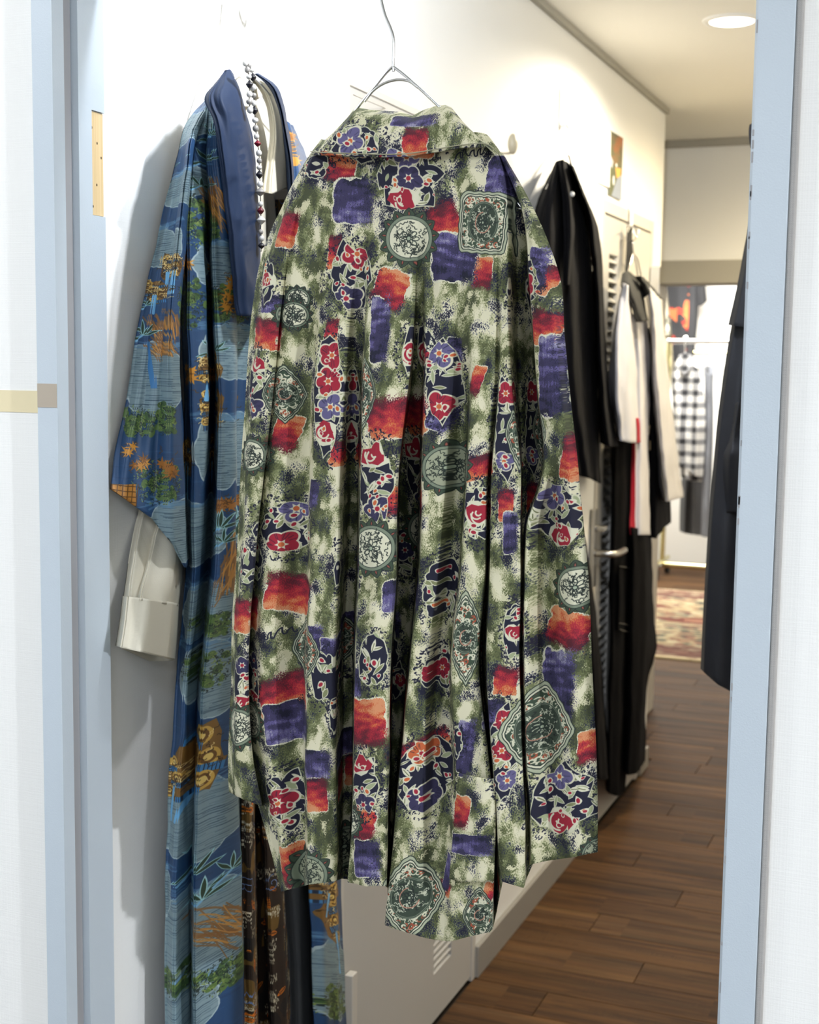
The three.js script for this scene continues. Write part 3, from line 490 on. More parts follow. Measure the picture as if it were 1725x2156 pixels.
{ // flush door behind the robe
  const d = struct('door_1', null, null, 'flush grey door in the corridor wall with a small low vent'), { z0, z1, top } = D1, v = onX(935, 2000, -0.996);
  ventedLeaf(d, z0 + 0.024, z1 - 0.024, 0.012, top - 0.012, [[v.z - 0.055, v.z + 0.055, v.y - 0.035, v.y + 0.045, 5]]);
  part('door_frame', merge([box(-1.04, -0.9965, 0, top - 0.012, z1 - 0.022, z1), box(-1.04, -0.9965, 0, top - 0.012, z0, z0 + 0.022), box(-1.04, -0.9965, top - 0.012, top, z0, z1)]), M.doorFrame, d);
  const h = onX(742, 2110, -0.985); part('hinge', box(-0.996, -0.98, h.y - 0.07, h.y + 0.055, h.z - 0.012, h.z + 0.012, 0.002), M.doorFrame, d, 'grey painted hinge');
}
{ // louvred door further along
  const d = struct('door_2', null, null, 'grey steel door with tall louvre vents and a lever handle'), { z0, z1, top } = D2;
  const vz = onX(1290, 700, -0.996).z;
  ventedLeaf(d, z0 + 0.03, z1 - 0.03, 0.012, top - 0.042, [[vz - 0.055, vz + 0.055, 0.2, 0.97, 27], [vz - 0.055, vz + 0.055, 1.0, onX(1290, 535, -0.996).y, 26]]);
  part('door_frame', merge([box(-1.04, -0.996, 0, top - 0.036, z1 - 0.028, z1), box(-1.04, -0.996, 0, top - 0.036, z0, z0 + 0.028), box(-1.04, -0.996, top - 0.036, top, z0, z1)]), M.doorFrame, d);
  const p = onX(1254, 1165, -0.985), q = onX(1257, 1113, -0.985);
  const hd = part('handle', merge([box(-0.997, -0.985, p.y - 0.1, p.y + 0.13, p.z - 0.022, p.z + 0.022, 0.004), tube([V(-0.99, p.y, p.z), V(-0.95, p.y, p.z), V(-0.932, p.y, p.z - 0.008), V(-0.924, p.y, p.z - 0.03), V(-0.918, p.y + 0.003, p.z - 0.085)], 0.0105, 30, 10)]), M.steel, d, 'brushed steel lever handle');
  part('thumb_turn', box(-0.99, -0.96, q.y - 0.008, q.y + 0.008, q.z - 0.03, q.z + 0.012, 0.004), M.steel, hd, 'steel thumb turn');
  const k = onX(1380, 600, -0.98); part('hinge', box(-0.995, -0.965, k.y - 0.06, k.y + 0.06, k.z - 0.012, k.z + 0.012, 0.002), M.chrome, d, 'steel hinge');
}

// ---------------------------------------------------------------- lamps
const glow = (c, i) => std({ color: 0xffffff, emissive: new THREE.Color(c), emissiveIntensity: i, roughness: 1 });
function ceilingLight(x, z, intensity, color, label, r = 0.055, cone = 1.45, soft = 0.2) {
  const t = thing('ceiling_light', label, 'ceiling light', 'round downlights'); t.position.set(x, CEIL, z);
  part('rim', new THREE.LatheGeometry([[r, -0.001], [r + 0.004, -0.006], [r + 0.016, -0.005], [r + 0.02, 0]].map((p) => new THREE.Vector2(...p)), 40), M.whitePlastic, t);
  const d = new THREE.CylinderGeometry(r, r, 0.003, 40); d.translate(0, -0.0025, 0); part('diffuser', d, glow(color, 6), t, 'glowing white diffuser');
  const l = new THREE.SpotLight(color, intensity, 0, cone, soft, 2); l.position.set(x, CEIL - 0.02, z); l.target.position.set(x, 0, z); l.castShadow = true; l.shadow.radius = 2.6; scene.add(l, l.target);
}
function spotLamp(at, aim, intensity, color, label) {
  const t = thing('spotlight', label, 'spotlight'); t.position.copy(at);
  const head = new THREE.LatheGeometry([[0, 0.05], [0.022, 0.048], [0.026, 0.03], [0.036, -0.03], [0.036, -0.036], [0.032, -0.034], [0.03, -0.02]].map((p) => new THREE.Vector2(...p)), 32), q = new THREE.Quaternion().setFromUnitVectors(V(0, -1, 0), aim.clone().sub(at).normalize());
  part('head', head, M.whitePlastic, t).quaternion.copy(q); const d = new THREE.CylinderGeometry(0.03, 0.03, 0.003, 32); d.translate(0, -0.024, 0); part('diffuser', d, glow(color, 6), t, 'glowing white lens').quaternion.copy(q);
  part('stem', new THREE.CylinderGeometry(0.006, 0.006, 0.06, 14).translate(0, 0.06, 0), M.whitePlastic, t); part('base', new THREE.CylinderGeometry(0.035, 0.038, 0.012, 28).translate(0, 0.084, 0), M.whitePlastic, t);
  const l = new THREE.SpotLight(color, intensity, 0, 1.32, 0.8, 2); l.position.copy(at).addScaledVector(aim.clone().sub(at).normalize(), 0.045); l.target.position.copy(aim); l.castShadow = true; l.shadow.radius = 1.6; scene.add(l, l.target);
}
function panelLight(x, z, w, h, intensity, color, label) {
  const t = thing('ceiling_panel_light', label, 'ceiling light'); t.position.set(x, CEIL, z);
  part('housing', new RoundedBoxGeometry(w + 0.04, 0.03, h + 0.04, 2, 0.006), M.whitePlastic, t); const d = new THREE.BoxGeometry(w, 0.004, h); d.translate(0, -0.016, 0); part('diffuser', d, glow(color, 1.5), t, 'glowing white diffuser');
  rect(x, CEIL - 0.022, z, w, h, intensity, color, [x, 0, z]);
}
spotLamp(V(-0.36, CEIL - 0.09, -1.5), V(-1, 1.82, -2.4), LIGHT.near, 0xf2f7ff, 'white spotlight head aimed at the wall above the robe');
ceilingLight(-0.597, -3.63, LIGHT.mid, 0xfff3dd, 'glowing round downlight in the cream corridor ceiling');
ceilingLight(-0.36, -4.55, LIGHT.end, 0xffe8ba, 'added unseen warm downlight at the corridor end, brightening the bulkhead', 0.055, 1.52, 0.45);  // lamp added out of view behind the jamb to warm and brighten the bulkhead
ceilingLight(3.1, -0.12, LIGHT.front, 0xf4f8ff, 'round downlight in the near room far right of the doorway', 0.055, 1.565, 0.02);
ceilingLight(-1.5, -0.55, LIGHT.left, 0xf4f8ff, 'round downlight in the near room left of the doorway');
panelLight(-0.6, 0.7, 1.2, 0.3, LIGHT.fill, 0xeaf3ff, 'long white ceiling light panel in the near room');
panelLight(0.9, 1.7, 1.2, 0.3, LIGHT.fill, 0xeaf3ff, 'added unseen fill light panel near the back wall of the near room');  // second panel added out of view for more even fill on the doorway wall
panelLight(-1.6, -8.75, 1.2, 0.6, LIGHT.far, 0xfffaf0, 'white ceiling light panel in the far room');

// ---------------------------------------------------------------- the hanging patterned shirt
{
  const t = thing('patterned_shirt', 'oversized long-sleeved shirt in olive, cream, red and purple patchwork print hanging in the doorway', 'shirt');
  const pl = shirtPlane, uv = SP.uv(), o = { uv, sub: 7, nv: 150, wrinkle: 0.0014, fx: 22, fy: 7 };
  const body = [
    cd([[652, 327], [600, 450], [580, 600], [572, 650], [558, 800], [528, 1000], [515, 1200], [510, 1400], [520, 1600], [562, 1760], [592, 1878]], [-0.03, -0.03, -0.02, -0.02, -0.025, -0.03, -0.03, -0.03, -0.03, -0.015, -0.01]),
    cd([[660, 328], [625, 450], [602, 600], [600, 650], [585, 800], [572, 1000], [560, 1200], [555, 1400], [568, 1600], [590, 1760], [612, 1872]], [0, 0.003, 0.006, 0.006, 0.008, 0.008, 0.01, 0.01, 0.01, 0.01, 0.01]),
    cd([[700, 328], [680, 450], [672, 600], [668, 650], [655, 800], [650, 1000], [645, 1200], [638, 1400], [640, 1600], [642, 1760], [640, 1865]], [0, 0, -0.002, -0.004, -0.01, -0.014, -0.014, -0.014, -0.014, -0.012, -0.01]),
    cd([[712, 328], [692, 450], [682, 600], [678, 650], [667, 800], [660, 1000], [656, 1200], [648, 1400], [646, 1600], [648, 1760], [650, 1862]], [0, 0, 0.003, 0.006, 0.012, 0.016, 0.02, 0.022, 0.022, 0.022, 0.022]),
    cd([[750, 328], [735, 450], [730, 600], [728, 650], [722, 800], [712, 1000], [710, 1200], [703, 1400], [703, 1600], [706, 1760], [706, 1855]], [0, 0, 0.003, 0.006, 0.012, 0.018, 0.02, 0.02, 0.02, 0.02, 0.02]),
    cd([[775, 328], [758, 450], [752, 600], [750, 650], [745, 800], [738, 1000], [732, 1200], [724, 1400], [722, 1600], [722, 1760], [720, 1850]], [0, 0, -0.004, -0.008, -0.03, -0.06, -0.075, -0.08, -0.085, -0.085, -0.08]),
    cd([[790, 328], [775, 450], [769, 600], [768, 650], [760, 800], [754, 1000], [750, 1200], [742, 1400], [742, 1600], [738, 1760], [734, 1852]], [0, 0, -0.002, -0.005, -0.025, -0.06, -0.08, -0.09, -0.09, -0.09, -0.09]),
    cd([[800, 328], [785, 450], [777, 600], [776, 650], [768, 800], [760, 1000], [756, 1200], [749, 1400], [745, 1600], [740, 1760], [732, 1858]], [0, 0, 0.005, 0.008, 0.016, 0.025, 0.03, 0.032, 0.032, 0.032, 0.032]),
    cd([[832, 329], [828, 450], [823, 600], [822, 650], [813, 800], [798, 1000], [794, 1200], [784, 1400], [781, 1600], [777, 1760], [772, 1866]], [0.001, 0.002, 0.008, 0.011, 0.02, 0.031, 0.036, 0.038, 0.038, 0.038, 0.038]),
    cd([[860, 330], [870, 450], [869, 600], [868, 650], [858, 800], [836, 1000], [832, 1200], [820, 1400], [817, 1600], [814, 1760], [812, 1866]], [0, 0.001, 0.005, 0.008, 0.014, 0.025, 0.03, 0.032, 0.032, 0.032, 0.032]),
    cd([[885, 330], [882, 450], [879, 600], [878, 650], [868, 800], [842, 1000], [838, 1200], [827, 1400], [824, 1600], [820, 1760], [817, 1870]], [0, -0.001, -0.006, -0.012, -0.05, -0.12, -0.15, -0.16, -0.16, -0.16, -0.15]),
    cd([[900, 330], [895, 450], [891, 600], [890, 650], [889, 800], [882, 1000], [876, 1200], [858, 1400], [838, 1600], [826, 1760], [816, 1905]], [0, -0.001, -0.006, -0.012, -0.045, -0.11, -0.15, -0.16, -0.16, -0.15, -0.13]),
    cd([[915, 330], [905, 450], [899, 600], [897, 650], [896, 800], [890, 1000], [884, 1200], [864, 1400], [845, 1600], [830, 1760], [810, 1948]], [0, 0, 0.003, 0.005, 0.014, 0.02, 0.022, 0.022, 0.022, 0.024, 0.026]),
    cd([[935, 328], [930, 450], [928, 600], [928, 650], [935, 800], [930, 1000], [918, 1200], [900, 1400], [890, 1600], [882, 1760], [868, 1967]], [0.001, 0.003, 0.006, 0.007, 0.012, 0.016, 0.016, 0.012, 0.012, 0.02, 0.025]),
    cd([[960, 325], [955, 450], [957, 600], [958, 650], [975, 800], [965, 1000], [950, 1200], [925, 1400], [915, 1600], [911, 1760], [900, 1975]], [0, 0, 0, 0, -0.008, -0.018, -0.026, -0.026, -0.016, 0.002, 0.014]),
    cd([[970, 323], [968, 450], [973, 600], [975, 650], [985, 800], [978, 1000], [965, 1200], [946, 1400], [950, 1600], [942, 1760], [930, 1980]], [0, 0, 0, 0, -0.007, -0.016, -0.022, -0.022, -0.012, 0.004, 0.014]),
    cd([[985, 318], [980, 450], [988, 600], [990, 650], [995, 800], [985, 1000], [972, 1200], [953, 1400], [962, 1600], [957, 1760], [950, 1981]], [0, 0, 0.003, 0.004, 0.012, 0.02, 0.024, 0.026, 0.022, 0.02, 0.02]),
    cd([[1020, 312], [1035, 450], [1040, 600], [1042, 650], [1040, 800], [1024, 1000], [1020, 1200], [1006, 1400], [1028, 1600], [1040, 1760], [1034, 1962]], [-0.005, 0, 0.003, 0.004, 0.008, 0.016, 0.02, 0.02, 0.02, 0.02, 0.016]),
    cd([[1030, 313], [1048, 450], [1050, 600], [1050, 650], [1048, 800], [1030, 1000], [1026, 1200], [1012, 1400], [1030, 1600], [1043, 1760], [1040, 1945]], [-0.006, 0, 0, 0, 0, -0.02, -0.08, -0.14, -0.14, -0.12, -0.1]),
    cd([[1036, 314], [1054, 450], [1056, 600], [1056, 650], [1053, 800], [1037, 1000], [1032, 1200], [1027, 1400], [1038, 1600], [1047, 1720], [1057, 1857]], [-0.008, 0, 0.004, 0.005, 0.011, 0.018, 0.022, 0.026, 0.03, 0.03, 0.03]),
    cd([[1045, 316], [1068, 450], [1070, 600], [1070, 650], [1074, 800], [1094, 1000], [1094, 1200], [1092, 1400], [1098, 1600], [1104, 1720], [1102, 1870]], [-0.012, -0.003, 0.004, 0.005, 0.01, 0.018, 0.02, 0.02, 0.02, 0.02, 0.02]),
    cd([[1050, 320], [1085, 450], [1090, 600], [1090, 650], [1092, 800], [1100, 1000], [1100, 1200], [1098, 1400], [1104, 1600], [1110, 1720], [1108, 1850]], [-0.02, -0.025, -0.06, -0.075, -0.1, -0.09, -0.07, -0.05, -0.05, -0.05, -0.05]),
    cd([[1056, 326], [1108, 450], [1128, 600], [1130, 650], [1140, 800], [1150, 1000], [1140, 1200], [1135, 1400], [1135, 1600], [1135, 1700], [1135, 1790]], [-0.03, -0.04, -0.06, -0.06, -0.07, -0.065, -0.055, -0.045, -0.045, -0.045, -0.045]),
  ];
  for (const c of body) c.unshift([lerp(c[0][0], 860, 0.12), c[0][1] - 34, c[0][2] - 0.012]);
  part('back_panel', sheet(body, pl, o), M.shirt, t);
  const right = [
    cd([[1050, 322], [1098, 450], [1112, 600], [1120, 700], [1132, 850], [1142, 980], [1130, 1030], [1104, 1100], [1099, 1250], [1098, 1400], [1104, 1600], [1112, 1720], [1114, 1822]], [-0.03, -0.04, -0.058, -0.062, -0.066, -0.062, -0.05, -0.04, -0.035, -0.035, -0.035, -0.03, -0.02]),
    cd([[1051, 321], [1101, 450], [1116, 600], [1124, 700], [1136, 850], [1147, 980], [1138, 1030], [1112, 1100], [1106, 1250], [1105, 1400], [1110, 1600], [1117, 1720], [1119, 1820]], [-0.012, 0.002, 0.01, 0.012, 0.012, 0.01, 0.014, 0.018, 0.018, 0.018, 0.018, 0.018, 0.018]),
    cd([[1054, 321], [1108, 450], [1132, 600], [1142, 700], [1154, 850], [1164, 980], [1160, 1030], [1152, 1100], [1148, 1250], [1147, 1400], [1151, 1600], [1156, 1720], [1159, 1812]], [-0.012, 0.006, 0.018, 0.02, 0.02, 0.012, -0.004, -0.018, -0.02, -0.016, -0.006, 0, 0.002]),
    cd([[1057, 322], [1118, 450], [1152, 595], [1166, 700], [1182, 850], [1196, 980], [1199, 1030], [1200, 1100], [1205, 1250], [1206, 1400], [1212, 1600], [1216, 1720], [1219, 1803]], [-0.012, 0.006, 0.018, 0.02, 0.02, 0.018, 0.014, 0.01, 0.008, 0.006, 0.008, 0.01, 0.01]),
    cd([[1060, 325], [1128, 450], [1178, 585], [1188, 700], [1202, 850], [1216, 980], [1221, 1030], [1228, 1100], [1240, 1250], [1246, 1400], [1256, 1600], [1258, 1720], [1258, 1794]], [-0.02, -0.006, -0.004, -0.004, -0.004, -0.006, -0.008, -0.008, -0.01, -0.01, -0.006, -0.004, -0.004]),
    cd([[1056, 328], [1120, 455], [1168, 590], [1178, 700], [1192, 850], [1206, 980], [1211, 1030], [1217, 1100], [1228, 1250], [1234, 1400], [1244, 1600], [1246, 1720], [1246, 1790]], -0.05),
  ];
  part('sleeve', sheet(right, pl, { ...o, seed: 5 }), M.shirt, t);
  const left = [
    cd([[652, 336], [608, 430], [575, 510], [556, 570], [547, 630], [537, 720], [527, 850], [518, 1000], [510, 1150], [500, 1300], [495, 1450], [491, 1600], [494, 1660]], -0.05),
    cd([[648, 330], [600, 420], [565, 500], [545, 560], [536, 620], [525, 720], [515, 850], [507, 1000], [500, 1150], [490, 1300], [485, 1450], [480, 1600], [483, 1667]], -0.014),
    cd([[651, 330], [610, 435], [582, 530], [564, 620], [555, 680], [545, 770], [535, 870], [525, 1000], [515, 1150], [504, 1300], [500, 1450], [500, 1600], [512, 1684]], [-0.01, 0.006, 0.016, 0.018, 0.018, 0.02, 0.02, 0.02, 0.02, 0.02, 0.02, 0.02, 0.02]),
    cd([[655, 331], [622, 450], [600, 560], [588, 650], [582, 720], [574, 800], [566, 880], [552, 1000], [538, 1150], [526, 1300], [521, 1450], [530, 1600], [548, 1697]], [-0.008, 0.006, 0.012, 0.014, 0.016, 0.018, 0.018, 0.018, 0.018, 0.018, 0.018, 0.018, 0.018]),
    cd([[657, 331], [626, 450], [605, 560], [594, 650], [588, 720], [580, 800], [571, 880], [557, 1000], [542, 1150], [530, 1300], [525, 1450], [535, 1600], [553, 1697]], [-0.008, 0.002, 0, -0.006, -0.015, -0.03, -0.045, -0.06, -0.065, -0.065, -0.065, -0.065, -0.06]),
  ];
  part('sleeve', sheet(left, pl, { ...o, seed: 9 }), M.shirt, t);
  const top = [[743, 232], [752, 226], [780, 231], [812, 233], [842, 235], [868, 243], [893, 231], [915, 223], [938, 221], [950, 226]], bot = [[654, 325], [672, 327], [712, 328], [765, 330], [820, 331], [870, 328], [925, 319], [975, 311], [1024, 309], [1053, 333]];
  const collar = top.map(([x, y], i) => { const [u, v] = bot[i], e = i === 0 || i === top.length - 1 ? -0.022 : 0; return [[x, y + 6, -0.05], [lerp(x, u, 0.05), y + 7, -0.012 + e * 0.5], [lerp(x, u, 0.3), lerp(y, v, 0.35), 0.012 + e], [lerp(x, u, 0.7), lerp(y, v, 0.72), 0.018 + e], [u, v, 0.02 + e]].map((q, k) => (k ? q : [x, y, -0.045])); });
  const cf = part('collar', sheet(collar, pl, { ...o, nv: 40, seed: 2, thick: 0.003 }), M.shirt, t);
  part('stitching', tube(bot.map(([u, v], i) => pl.at(u, v - 6, 0.0215 + (i === 0 || i === 9 ? -0.021 : 0))), 0.0006, 80, 5), std({ color: 0x9c9a80, roughness: 0.9 }), cf, 'pale thread line along the collar edge');
  part('pocket', sheet([cd([[966, 1628], [955, 1740], [946, 1850]], [0.03, 0.03, 0.028]), cd([[990, 1634], [980, 1740], [972, 1856]], [0.034, 0.034, 0.03]), cd([[1018, 1638], [1012, 1740], [1008, 1858]], [0.034, 0.034, 0.03]), cd([[1042, 1641], [1043, 1740], [1040, 1850]], [0.028, 0.028, 0.026])], pl, { ...o, nv: 30, seed: 3 }), M.shirt, t);
  part('front_panel', sheet([cd([[700, 345], [665, 500], [645, 700], [625, 1200], [625, 1600], [655, 1850]], -0.17), cd([[740, 340], [730, 800], [720, 1600], [720, 1850]], [-0.17, -0.19, -0.19, -0.19]), cd([[860, 345], [860, 800], [850, 1600], [850, 1860]], [-0.17, -0.19, -0.2, -0.2]), cd([[980, 340], [990, 800], [960, 1600], [960, 1850]], [-0.17, -0.19, -0.19, -0.19]), cd([[1050, 345], [1090, 500], [1100, 1000], [1095, 1600], [1090, 1840]], -0.17)], pl, { ...o, sub: 5, nv: 40 }), M.shirt, t);
}
{ // its wire hanger, hooked on the head of the door frame
  const t = thing('wire_hanger', 'bare aluminium wire hanger holding the patterned shirt', 'hanger');
  const at = (x, y, d = -0.03) => shirtPlane.at(x, y, d), stem = at(828, 142);
  const top = at(803, 0);
  part('hook', tube([at(829, 150), at(828, 130), at(829, 100), at(828, 78), at(822, 58), at(811, 32), top, V(top.x - 0.004, top.y + 0.03, top.z), V(top.x + 0.006, top.y + 0.06, top.z), V(top.x + 0.026, top.y + 0.068, top.z), V(top.x + 0.04, top.y + 0.05, top.z)], 0.0017, 70), M.chrome, t);
  part('arm', merge([tube([at(828, 140), at(816, 150), at(790, 182), at(755, 224), at(700, 300), at(600, 440)], 0.0017, 40), tube([at(828, 140), at(842, 150), at(875, 178), at(918, 218), at(985, 290), at(1100, 440)], 0.0017, 40), tube([at(600, 440), at(850, 445), at(1100, 440)], 0.0017, 20)]), M.chrome, t);
  part('brace', merge([tube([at(768, 214), at(785, 192), at(808, 176), at(836, 168), at(862, 171), at(880, 184)], 0.0015, 40)]), M.chrome, t);
  const hk = single('screw_hook', merge([tube([V(top.x + 0.012, HEAD + 0.002, top.z), V(top.x + 0.012, HEAD - 0.02, top.z), V(top.x + 0.012, top.y + 0.063, top.z - 0.01), V(top.x + 0.012, top.y + 0.058, top.z + 0.004), V(top.x + 0.012, top.y + 0.072, top.z + 0.016)], 0.0022, 40)]), M.steel, 'small steel hook under the head of the door frame', 'hook');
}

// ---------------------------------------------------------------- the robe outfit on the left wall
{
  const t = thing('kimono_robe', 'long blue patterned kimono robe with plain navy satin collar hung on the wall', 'robe');
  const o = { uv: RPB.uv(), nv: 130, wrinkle: 0.0016, fx: 18, fy: 6, thick: 0.003 }, pl = robePlane;
  const body = [
    cd([[430, 235], [400, 330], [392, 450], [388, 600], [390, 800], [394, 1000], [395, 1200], [378, 1400], [362, 1600], [356, 1750], [352, 1900], [350, 2380]], 0.04),
    cd([[434, 231], [408, 330], [402, 450], [400, 600], [404, 800], [410, 1000], [410, 1200], [396, 1400], [384, 1600], [378, 1750], [372, 1900], [368, 2380]], [0.07, 0.075, 0.08, 0.08, 0.08, 0.075, 0.07, 0.06, 0.06, 0.06, 0.06, 0.06]),
    cd([[440, 225], [425, 330], [428, 450], [430, 600], [434, 700], [436, 850], [430, 1000], [420, 1200], [412, 1400], [403, 1600], [396, 1800], [392, 2380]], [0.075, 0.08, 0.085, 0.085, 0.085, 0.085, 0.08, 0.065, 0.055, 0.055, 0.055, 0.055]),
    cd([[444, 222], [435, 330], [440, 450], [442, 600], [446, 700], [450, 850], [448, 1000], [440, 1200], [424, 1400], [413, 1600], [406, 1800], [402, 2380]], [0.075, 0.075, 0.065, 0.055, 0.045, 0.03, 0.025, 0.03, 0.045, 0.05, 0.05, 0.05]),
    cd([[447, 220], [444, 330], [452, 450], [456, 600], [460, 700], [466, 850], [464, 1000], [456, 1200], [434, 1400], [422, 1600], [415, 1800], [412, 2380]], [0.08, 0.09, 0.095, 0.095, 0.095, 0.095, 0.095, 0.095, 0.09, 0.085, 0.085, 0.085]),
    cd([[452, 218], [462, 330], [478, 450], [490, 600], [495, 700], [496, 850], [495, 1000], [494, 1200], [496, 1400], [498, 1600], [506, 1800], [516, 2380]], [0.085, 0.1, 0.105, 0.105, 0.105, 0.105, 0.105, 0.105, 0.1, 0.1, 0.1, 0.1]),
    cd([[456, 217], [468, 330], [482, 450], [495, 600], [500, 700], [501, 850], [500, 1000], [499, 1200], [501, 1400], [504, 1600], [510, 1800], [520, 2380]], [0.08, 0.085, 0.08, 0.08, 0.08, 0.08, 0.08, 0.08, 0.08, 0.08, 0.07, 0.07]),
    cd([[460, 217], [490, 330], [510, 450], [530, 600], [545, 700], [545, 850], [540, 1000], [534, 1200], [528, 1400], [522, 1600], [513, 1800], [523, 2380]], [0.08, 0.09, 0.09, 0.09, 0.095, 0.095, 0.095, 0.095, 0.09, 0.08, 0.05, 0.05]),
  ];
  part('left_panel', sheet(body, pl, o), M.robe, t);
  part('sleeve', sheet([
    cd([[440, 207], [397, 258], [375, 330], [352, 430], [330, 520], [310, 610], [292, 700], [275, 800], [257, 900], [243, 980], [237, 1030]], [0.045, 0.03, 0.02, 0.015, 0.012, 0.012, 0.012, 0.012, 0.012, 0.015, 0.018]),
    cd([[442, 207], [402, 266], [383, 340], [362, 440], [344, 535], [328, 630], [312, 725], [297, 825], [282, 920], [272, 1000], [268, 1052]], [0.05, 0.045, 0.04, 0.035, 0.035, 0.032, 0.032, 0.032, 0.032, 0.032, 0.034]),
    cd([[443, 207], [405, 270], [390, 350], [375, 450], [362, 550], [350, 650], [338, 760], [330, 860], [322, 960], [318, 1040], [322, 1092]], [0.06, 0.06, 0.058, 0.056, 0.056, 0.055, 0.055, 0.055, 0.052, 0.05, 0.05]),
    cd([[446, 207], [410, 278], [396, 360], [384, 450], [374, 550], [365, 650], [360, 760], [362, 860], [364, 960], [364, 1060], [370, 1150]], [0.06, 0.085, 0.088, 0.088, 0.088, 0.088, 0.085, 0.08, 0.08, 0.075, 0.075]),
    cd([[448, 208], [416, 285], [402, 370], [393, 460], [386, 550], [378, 650], [376, 760], [382, 870], [386, 970], [389, 1070], [393, 1195]], [0.06, 0.085, 0.088, 0.088, 0.088, 0.088, 0.085, 0.08, 0.08, 0.075, 0.075]),
    cd([[450, 208], [420, 285], [406, 370], [397, 460], [390, 550], [382, 650], [380, 760], [386, 870], [390, 970], [393, 1070], [397, 1190]], 0.05),
  ], pl, { ...o, seed: 3, uv: RPS.uv() }), M.robeSleeve, t);
  const band = part('collar_band', sheet([
    cd([[476, 150], [437, 206], [452, 250], [466, 340], [478, 440], [490, 560], [502, 664]], [0.095, 0.098, 0.11, 0.118, 0.12, 0.12, 0.12]),
    cd([[477, 148], [447, 206], [460, 252], [474, 342], [486, 440], [497, 560], [507, 665]], [0.1, 0.108, 0.118, 0.124, 0.124, 0.124, 0.122]),
    cd([[479, 147], [470, 200], [485, 250], [500, 340], [512, 440], [519, 560], [524, 666]], [0.1, 0.12, 0.128, 0.13, 0.13, 0.13, 0.128]),
    cd([[483, 146], [503, 190], [515, 230], [529, 300], [540, 400], [546, 500], [546, 667]], [0.1, 0.118, 0.124, 0.128, 0.128, 0.128, 0.128]),
    cd([[485, 147], [508, 190], [519, 230], [533, 300], [543, 400], [549, 500], [550, 668]], [0.085, 0.09, 0.095, 0.1, 0.1, 0.1, 0.1]),
  ], pl, { ...o, nv: 70, seed: 4, wrinkle: 0.0012, fx: 30, fy: 12 }), M.satin, t, 'plain navy satin collar band');
  part('collar_band', sheet([
    cd([[540, 156], [566, 178], [585, 213], [597, 265], [604, 320], [608, 370], [610, 420], [606, 640]], [0.09, 0.1, 0.105, 0.11, 0.11, 0.11, 0.11, 0.11]),
    cd([[541, 155], [571, 177], [590, 212], [602, 266], [609, 320], [614, 370], [617, 420], [613, 640]], [0.09, 0.11, 0.12, 0.125, 0.125, 0.125, 0.125, 0.12]),
    cd([[543, 154], [576, 176], [595, 211], [608, 266], [616, 320], [621, 370], [625, 420], [622, 640]], [0.08, 0.09, 0.095, 0.1, 0.1, 0.1, 0.1, 0.1]),
  ], pl, { ...o, nv: 50, seed: 6 }), M.satin, t, 'plain navy satin collar band');
  part('right_panel', sheet([
    cd([[603, 255], [614, 330], [620, 450], [625, 700], [630, 1000], [640, 1400], [652, 1800], [672, 2380]], [0.09, 0.095, 0.1, 0.1, 0.1, 0.1, 0.1, 0.1]),
    cd([[608, 258], [626, 330], [640, 450], [650, 700], [655, 1000], [665, 1400], [676, 1800], [694, 2380]], [0.09, 0.1, 0.11, 0.11, 0.11, 0.11, 0.11, 0.11]),
    cd([[613, 262], [642, 335], [664, 450], [685, 700], [690, 1000], [695, 1400], [702, 1800], [718, 2380]], [0.08, 0.08, 0.085, 0.09, 0.09, 0.09, 0.09, 0.09]),
    cd([[616, 264], [655, 350], [690, 470], [720, 700], [720, 1000], [718, 1400], [718, 1800], [736, 2380]], [0.06, 0.05, 0.04, 0.03, 0.03, 0.03, 0.03, 0.03]),
  ], pl, { ...o, seed: 8, uv: RPR.uv() }), M.robeRight, t);
  part('lining', sheet([cd([[520, 1500], [590, 1860], [612, 2380]], 0.055), cd([[560, 1500], [622, 1860], [640, 2380]], 0.075), cd([[640, 1500], [655, 1860], [676, 2380]], 0.07)], pl, { ...o, uv: pl.uv, nv: 40 }), M.lining, t, 'plain dark inner facing');
  part('back_panel', sheet([cd([[445, 215], [400, 600], [400, 1400], [380, 2370]], 0.015), cd([[540, 190], [520, 700], [540, 1400], [560, 2370]], 0.02), cd([[615, 265], [700, 700], [700, 1400], [715, 2370]], 0.015)], pl, { ...o, nv: 30, uv: pl.uv }), M.lining, t);
}
